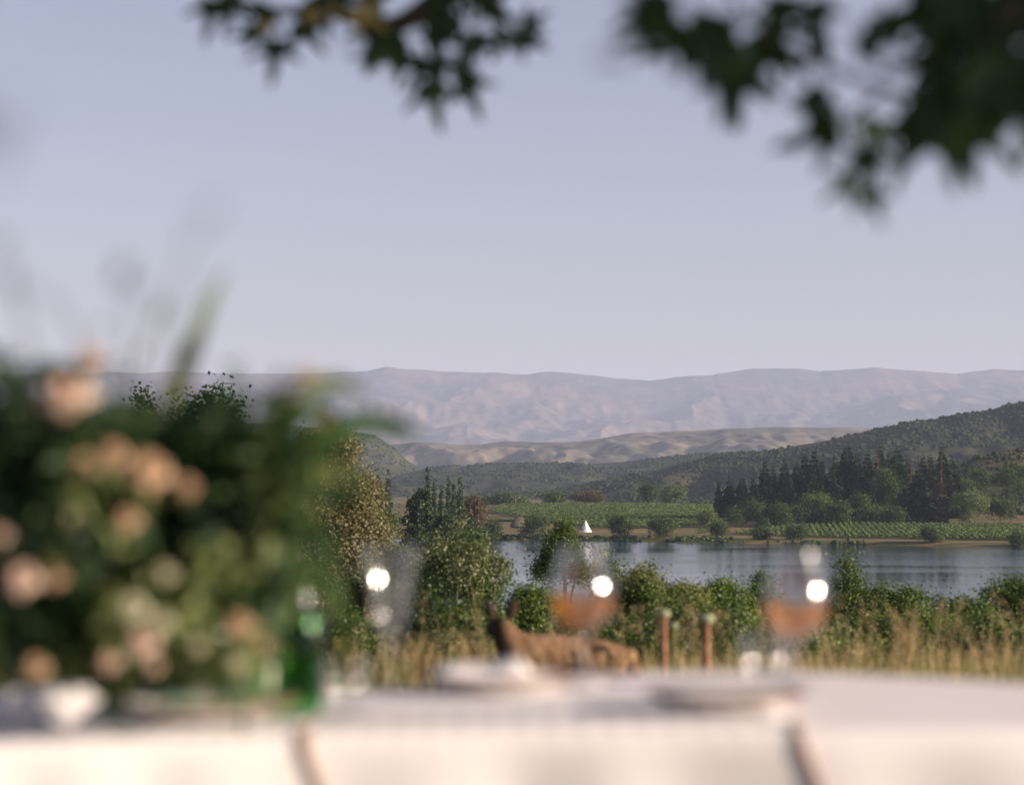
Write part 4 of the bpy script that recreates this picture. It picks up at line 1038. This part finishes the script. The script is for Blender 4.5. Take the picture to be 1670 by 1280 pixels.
# long blades and grass sprays
def blade_part(name, pts, wdt, mt, lbl=None):
    pts = np.array(pts); n = len(pts) * 4
    tt = np.linspace(0, len(pts) - 1, n); c = np.stack([np.interp(tt, np.arange(len(pts)), pts[:, k]) for k in range(3)], -1)
    for _ in range(5): c[1:-1] = (c[:-2] + 2 * c[1:-1] + c[2:]) / 4
    T = np.gradient(c, axis=0); sidev = np.cross(T, [0.15, -1, 0.1]); sidev /= np.linalg.norm(sidev, axis=1)[:, None] + 1e-9
    f = np.linspace(0, 1, n); q = (wdt * np.sin(np.pi * np.clip(.10 + .88 * f, 0, 1)) ** .7)[:, None]
    nrm = np.cross(sidev, T); nrm /= np.linalg.norm(nrm, axis=1)[:, None] + 1e-9
    V = np.stack([c - sidev * q, c + nrm * q * .3, c + sidev * q], 1).reshape(-1, 3)
    return obj(name, mesh_np(name, V, grid_faces(n, 3), True), mt, bq)
for pts, wdt, mt in [([(300, 640, 2.45), (318, 560, 2.4), (340, 490, 2.3), (368, 440, 2.15)], .007, 'arr_light'), ([(280, 660, 2.5), (300, 600, 2.45), (312, 540, 2.4)], .010, 'arr_light'),
                     ([(460, 760, 2.7), (520, 715, 2.55), (590, 684, 2.45), (650, 692, 2.4), (690, 712, 2.4)], .012, 'arr_leaf'), ([(440, 700, 2.7), (500, 620, 2.5), (560, 622, 2.42), (600, 650, 2.4)], .008, 'arr_light'), ([(450, 800, 2.7), (510, 775, 2.6), (560, 765, 2.5), (590, 785, 2.5)], .010, 'arr_light'),
                     ([(430, 760, 2.7), (470, 690, 2.6), (520, 660, 2.5), (560, 690, 2.45)], .010, 'arr_leaf'), ([(460, 870, 2.7), (505, 850, 2.6), (535, 875, 2.55), (540, 920, 2.55)], .009, 'arr_leaf'), ([(20, 620, 2.3), (0, 590, 2.2), (-40, 575, 2.1)], .014, 'arr_dark'), ([(60, 640, 2.4), (40, 610, 2.3), (90, 600, 2.3), (150, 612, 2.3)], .010, 'arr_dark'), ([(470, 950, 2.7), (520, 930, 2.6), (545, 960, 2.6), (548, 1010, 2.6)], .010, 'arr_leaf')]:
    blade_part('long_leaf', [rel(*p) for p in pts], wdt, M[mt])
def sprig(pts, nl, L, mt, seed):
    rng = np.random.RandomState(seed)
    r3 = np.array([rel(*p) for p in pts]); tt = np.linspace(0, len(r3) - 1, 16)
    c = np.stack([np.interp(tt, np.arange(len(r3)), r3[:, k]) for k in range(3)], -1)
    for _ in range(4): c[1:-1] = (c[:-2] + 2 * c[1:-1] + c[2:]) / 4
    mb = MB().tube(c, np.linspace(.0014, .0006, 16), 5)
    for i in range(nl):
        f = .15 + .83 * i / (nl - 1); k = f * 15; j = int(k); p = c[j] + (c[min(j + 1, 15)] - c[j]) * (k - j)
        T = c[min(j + 1, 15)] - c[max(j - 1, 0)]; T /= np.linalg.norm(T) + 1e-9
        S = np.cross(T, [0, -1, .2]); S /= np.linalg.norm(S) + 1e-9; S = S * (1 if i % 2 else -1)
        d_ = T * .55 + S * .8 + rng.normal(0, .22, 3); d_ /= np.linalg.norm(d_); w_ = np.cross(d_, [0, -1, 0] + rng.normal(0, .4, 3)); w_ /= np.linalg.norm(w_)
        l_ = L * (1.1 - .6 * f) * (.8 + .4 * rng.rand())
        mb.add([p, p + d_ * l_ * .5 + w_ * l_ * .20, p + d_ * l_, p + d_ * l_ * .5 - w_ * l_ * .20], [[0, 1, 2, 3]])
    return obj('leaf_sprig', mb.build('leaf_sprig', False), M[mt], bq)
for i, (pts, nl, L, mt) in enumerate([([(60, 760, 2.5), (40, 660, 2.4), (15, 570, 2.3)], 15, .030, 'arr_dark'), ([(230, 760, 2.55), (228, 680, 2.5), (222, 610, 2.45)], 13, .026, 'arr_leaf'), ([(320, 760, 2.6), (350, 680, 2.5), (400, 618, 2.45)], 15, .028, 'arr_leaf'),
    ([(380, 760, 2.65), (430, 690, 2.55), (500, 640, 2.5), (560, 630, 2.45)], 18, .026, 'arr_light'), ([(420, 790, 2.65), (500, 720, 2.55), (590, 690, 2.5), (660, 705, 2.45)], 20, .028, 'arr_leaf'), ([(430, 850, 2.65), (490, 800, 2.6), (550, 775, 2.5), (590, 790, 2.5)], 14, .024, 'arr_leaf'),
    ([(430, 900, 2.65), (480, 880, 2.6), (530, 890, 2.55), (550, 930, 2.55)], 13, .022, 'arr_leaf'), ([(430, 960, 2.65), (500, 950, 2.6), (550, 975, 2.6), (560, 1030, 2.6)], 15, .025, 'arr_light'), ([(130, 740, 2.5), (170, 660, 2.4), (190, 600, 2.35)], 13, .026, 'arr_leaf'), ([(370, 720, 2.6), (390, 660, 2.55), (380, 590, 2.5)], 14, .024, 'arr_leaf'), ([(440, 740, 2.6), (470, 680, 2.55), (480, 610, 2.5)], 14, .024, 'arr_leaf')]):
    sprig(pts, nl, L, mt, i)
def spray(pts, heads, hr, d0):
    r3 = np.array([rel(*p) for p in pts]); tt = np.linspace(0, len(r3) - 1, 14)
    c = np.stack([np.interp(tt, np.arange(len(r3)), r3[:, k]) for k in range(3)], -1)
    for _ in range(4): c[1:-1] = (c[:-2] + 2 * c[1:-1] + c[2:]) / 4
    mb = MB().tube(c, np.linspace(.0016, .0008, 14), 5)
    o = obj('seed_spray', mb.build('seed_spray'), M['seed'], bq)
    for px, py, d, s in heads:
        p = rel(px, py, d)
        h_ = MB().lathe([(.0002, -1), (.45, -.7), (.62, -.1), (.5, .5), (.2, .9), (.0002, 1.1)], 8).build('seed_head')
        oh = obj('seed_head', h_, M['seed'], o, loc=p); oh.scale = (s * .7, s * .7, s * 1.1); oh.rotation_euler = (.4, .5, 0)
spray([(120, 700, 2.4), (140, 560, 2.1), (90, 480, 1.8), (15, 460, 1.6)], [(18, 462, 1.6, .008), (165, 530, 2.0, .006)], 1, 2)
spray([(180, 700, 2.4), (200, 600, 2.1), (215, 500, 1.7), (200, 440, 1.5)], [(200, 445, 1.5, .009), (225, 470, 1.6, .006)], 1, 2)
spray([(200, 700, 2.4), (225, 590, 2.2), (262, 508, 1.9)], [(262, 508, 1.9, .010), (230, 572, 2.1, .007)], 1, 2)
spray([(250, 700, 2.4), (270, 560, 2.0), (300, 400, 1.5), (350, 335, 1.25)], [(345, 345, 1.25, .005)], 1, 2)
spray([(60, 700, 2.4), (50, 560, 2.0), (15, 420, 1.6), (-20, 380, 1.4)], [(0, 400, 1.5, .007)], 1, 2)
for i in range(22):
    a = i * 2.4; p1 = np.array([.16 * math.cos(a) * (1 + .4 * math.sin(i)), .09 * math.sin(a), .10 + .17 * abs(math.sin(i * 1.7))])
    stems.tube(np.array([[.02 * math.cos(a), .02 * math.sin(a), -.055], p1 * .5 + [0, 0, .03], p1]), [.0024, .002, .0012], 5)
obj('stems', stems.build('stems'), M['arr_stem'], bq, kind='stuff')

# ------------------------------------------------------------------ overhanging maple
tree = thing('maple_tree', 'tree whose dark star-shaped leaves hang over the table at the top of the picture', 'tree', (3.6, -1.1, float(ground(3.6, -1.1))))
TO = np.array([3.6, -1.1, float(ground(3.6, -1.1))])
def tr(px, py, d): return np.array(P(px, py, d)) - TO
mb = MB(); mb.tube([(0, 0, -.1), (.03, .02, .6), (-.05, .05, 1.3), (-.12, .2, 2.1), (-.2, .4, 3.0)], [.15, .12, .105, .085, .05], 10)
obj('trunk', mb.build('trunk'), M['bark'], tree)
def limb(pts, r0, r1):
    pts = np.array(pts); tt = np.linspace(0, len(pts) - 1, 5 * len(pts)); c = np.stack([np.interp(tt, np.arange(len(pts)), pts[:, k]) for k in range(3)], -1)
    for _ in range(6): c[1:-1] = (c[:-2] + 2 * c[1:-1] + c[2:]) / 4
    return obj('branch', MB().tube(c, np.linspace(r0, r1, len(c)), 7).build('branch'), M['bark'], tree)
lr = limb([(-.12, .2, 2.0), (-1.2, 1.6, 1.95), tr(1900, -80, 2.75), tr(1670, 18, 2.75), tr(1560, 40, 2.75)], .04, .004)
lr2 = limb([tr(1700, 60, 2.75), tr(1560, 175, 2.75), tr(1440, 150, 2.75), tr(1330, 100, 2.75), tr(1240, 55, 2.75), tr(1180, -20, 2.75)], .007, .0025)
lr3 = limb([tr(1440, 150, 2.75), tr(1380, 190, 2.75), tr(1400, 260, 2.75), tr(1405, 320, 2.75)], .004, .0018)
ll = limb([(-.15, .3, 2.75), (-1.6, 2.4, 2.15), tr(1100, -160, 3.90), tr(760, -40, 3.90), tr(640, 60, 3.90), tr(560, 15, 3.90), tr(460, 25, 3.90), tr(340, -15, 3.90)], .04, .002)
ll2 = limb([tr(680, 40, 3.90), tr(705, 90, 3.90), tr(712, 150, 3.90)], .003, .0015)
ll3 = limb([tr(780, -50, 3.90), tr(820, 20, 3.90), tr(845, 55, 3.90)], .003, .0015)
lx3 = limb([(-.1, .1, 1.9), (-3.6, .1, 2.0), (-4.3, 1.5, 1.5), tr(-420, 200, 1.1), tr(-80, 200, 1.0), tr(10, 215, 1.0)], .03, .0015)
def star_leaf(seed):
    """palmate leaf of five toothed lobes, about unit long, in the XY plane, stem at origin, tip +Y"""
    rng = np.random.RandomState(seed)
    outline = []
    lobesA = [(-118, .46), (-58, .78), (0, 1.0), (58, .78), (118, .46)]
    for i, (a, L) in enumerate(lobesA):
        a = a + rng.uniform(-6, 6); L *= rng.uniform(.92, 1.06)
        for da, f in ((-13, .50), (-5, .80), (0, 1.0), (5, .80), (13, .50)):
            outline.append((R(a + da), L * f))
        if i < 4: outline.append((R(a + 29), .30 + .04 * rng.rand()))
    V = [(0, .25, .05)] + [(math.sin(a) * l, .25 + math.cos(a) * l, -.10 * l * l + .03 * math.sin(3 * a)) for a, l in outline] + [(0, .12, .02)]
    n = len(outline); F = [[0, i, i + 1] for i in range(1, n)] + [[0, n, n + 1], [0, n + 1, 1]]
    V += [(-.012, -.35, .0), (.012, -.35, .0), (.012, .25, .05), (-.012, .25, .05)]
    me = mesh_np('leaf', V, [np.array(F), np.array([[n + 2, n + 3, n + 4, n + 5]])])
    return me
sl = [star_leaf(s) for s in range(4)]; sl_sunlit = [star_leaf(9), star_leaf(10)]
for q in sl: q.materials.append(M['maple'])
for q in sl_sunlit: q.materials.append(M['maple_sunlit'])
def hang(px, py, d, size_px, ang, br, tilt=0.3, turn=0.0, yellow=False, seed=0):  # yellow picks the leaves with sunlight put into their colour
    """ang: direction of the tip in the picture, degrees clockwise from up"""
    p = np.array(P(px, py, d)) - TO; s = size_px / FPX * d
    o = obj('leaf', (sl_sunlit if yellow else sl)[seed % (2 if yellow else 4)], None, br, loc=p)
    rot = Matrix.Rotation(R(ang), 3, 'Y') @ Matrix.Rotation(R(90), 3, 'X')
    rot = rot @ Matrix.Rotation(turn, 3, 'Y') @ Matrix.Rotation(tilt, 3, 'X')
    o.rotation_euler = rot.to_euler(); o.scale = (s, s, s)
rg = random.Random(4)
left = [(350, -10, 60, 200, ll), (425, 52, 46, 255, ll), (455, 55, 70, 175, ll), (478, 30, 62, 150, ll), (440, 0, 60, 210, ll), (520, -5, 60, 160, ll), (620, 30, 66, 200, ll), (650, 55, 72, 240, ll), (690, 40, 66, 130, ll2), (705, 90, 60, 215, ll2), (700, 120, 74, 175, ll2), (735, 95, 56, 120, ll2), (755, 112, 66, 150, ll2), (715, 55, 62, 60, ll2), (740, 10, 64, 200, ll), (800, -5, 58, 170, ll3), (832, 45, 50, 200, ll3), (842, 62, 50, 120, ll3), (850, 40, 46, 60, ll3), (760, -20, 60, 140, ll), (560, -25, 60, 190, ll), (690, 0, 60, 170, ll), (385, -20, 60, 190, ll), (660, 80, 54, 190, ll2), (770, 60, 44, 110, ll3), (600, -20, 60, 165, ll)]
for i, (px, py, s, a, br) in enumerate(left):
    hang(px, py, 3.9 + rg.uniform(-.3, .2), s * 1.15, a + rg.uniform(-12, 12), br, rg.uniform(-.4, .5), rg.uniform(-.4, .4), seed=i)
    if py > -15 and i % 2: hang(px + rg.uniform(-22, 22), py - rg.uniform(5, 25), 3.9 + rg.uniform(-.3, .2), s * 1.05, a + rg.uniform(-50, 50), br, rg.uniform(-.4, .5), rg.uniform(-.4, .4), seed=i + 1)
for i, (px, py, s, a) in enumerate([(548, -8, 58, 150), (578, 8, 62, 130), (430, 32, 34, 170), (515, 12, 34, 200)]):
    hang(px, py, 3.8, s, a, ll, .3, .2, True, i)
for i, (px, py, s, a) in enumerate([(640, 100, 62, 235), (600, 90, 50, 250)]): hang(px, py, 2.2, s, a, ll2, 1.0, .5, seed=i)
right = [(1120, 30, 100, 255, lr2), (1150, 60, 96, 240, lr2), (1095, 5, 90, 265, lr2), (1100, 40, 84, 262, lr2), (1110, 20, 80, 285, lr2), (1175, 10, 110, 190, lr2), (1190, 50, 120, 200, lr2), (1200, 80, 110, 175, lr2), (1230, 40, 100, 140, lr2), (1215, 100, 90, 205, lr2), (1280, -20, 90, 190, lr2), (1290, 70, 80, 250, lr2), (1330, -10, 70, 170, lr2), (1350, 60, 74, 240, lr2), (1385, 80, 76, 70, lr2), (1420, 60, 84, 60, lr2), (1340, 130, 66, 200, lr2), (1360, 170, 80, 235, lr3), (1385, 205, 100, 250, lr3), (1405, 225, 90, 160, lr3), (1400, 290, 56, 235, lr3), (1410, 300, 60, 150, lr3), (1440, 185, 80, 200, lr2), (1470, 160, 90, 120, lr2), (1500, 170, 110, 195, lr2), (1530, 165, 130, 175, lr2), (1560, 160, 120, 150, lr2), (1590, 110, 120, 200, lr2), (1560, 80, 110, 250, lr), (1540, 20, 100, 265, lr), (1600, 30, 120, 220, lr), (1620, 80, 130, 180, lr), (1650, 130, 120, 160, lr), (1640, 20, 120, 200, lr), (1680, 60, 130, 190, lr), (1690, 150, 110, 190, lr), (1600, -20, 110, 250, lr), (1480, -20, 80, 100, lr), (1660, -30, 120, 200, lr), (1570, 210, 80, 130, lr2), (1540, 190, 100, 180, lr2), (1710, 0, 120, 180, lr)]
for i, (px, py, s, a, br) in enumerate(right):
    hang(px, py, 2.75 + rg.uniform(-.25, .15), s * 1.12, a + rg.uniform(-12, 12), br, rg.uniform(-.4, .5), rg.uniform(-.45, .45), seed=i)
    if px > 1560: hang(px + rg.uniform(-20, 40), py - rg.uniform(0, 40), 2.75 + rg.uniform(-.25, .25), s * 1.1, a + rg.uniform(-60, 60), br, rg.uniform(-.4, .5), rg.uniform(-.45, .45), seed=i + 1)
for i, (px, py, s, a) in enumerate([(1020, 90, 60, 220), (1250, 20, 60, 200)]): hang(px, py, 1.6, s, a, lr2, .9, .6, seed=i)
for i, (px, py, s, a) in enumerate([(10, 175, 44, 80), (-10, 215, 50, 110), (-20, 250, 50, 130)]): hang(px, py, .85, s, a, lx3, .9, .4, seed=i)
# the rest of the crown, unseen, lobes placed to shade the hanging leaves
V, F = crown_mesh('crown', [(-1.4, 1.2, 2.35, .9, 1.0, .45), (-2.1, 2.0, 2.30, .9, 1.0, .40), (-.6, .4, 2.6, .9, .9, .6), (-2.4, 3.0, 2.4, .9, .9, .38), (-1.2, 2.6, 2.85, .9, .9, .5), (-1.5, .8, 3.0, 1.2, 1.2, .6), (.4, -.2, 2.9, 1.0, 1.0, .7), (-1.8, 3.4, 2.15, .6, .6, .30), (-2.0, 3.7, 2.10, .5, .6, .26), (-2.6, 4.2, 2.35, .9, .8, .25), (-1.3, 3.0, 2.6, .7, .6, .30), (-1.8, 4.4, 2.55, .8, .6, .4), (-1.0, 4.1, 2.8, .8, .6, .4)], 34000, .085, 5, .9, .12, 14, .35)
obj('crown', mesh_np('crown', V, F), M['maple'], tree)
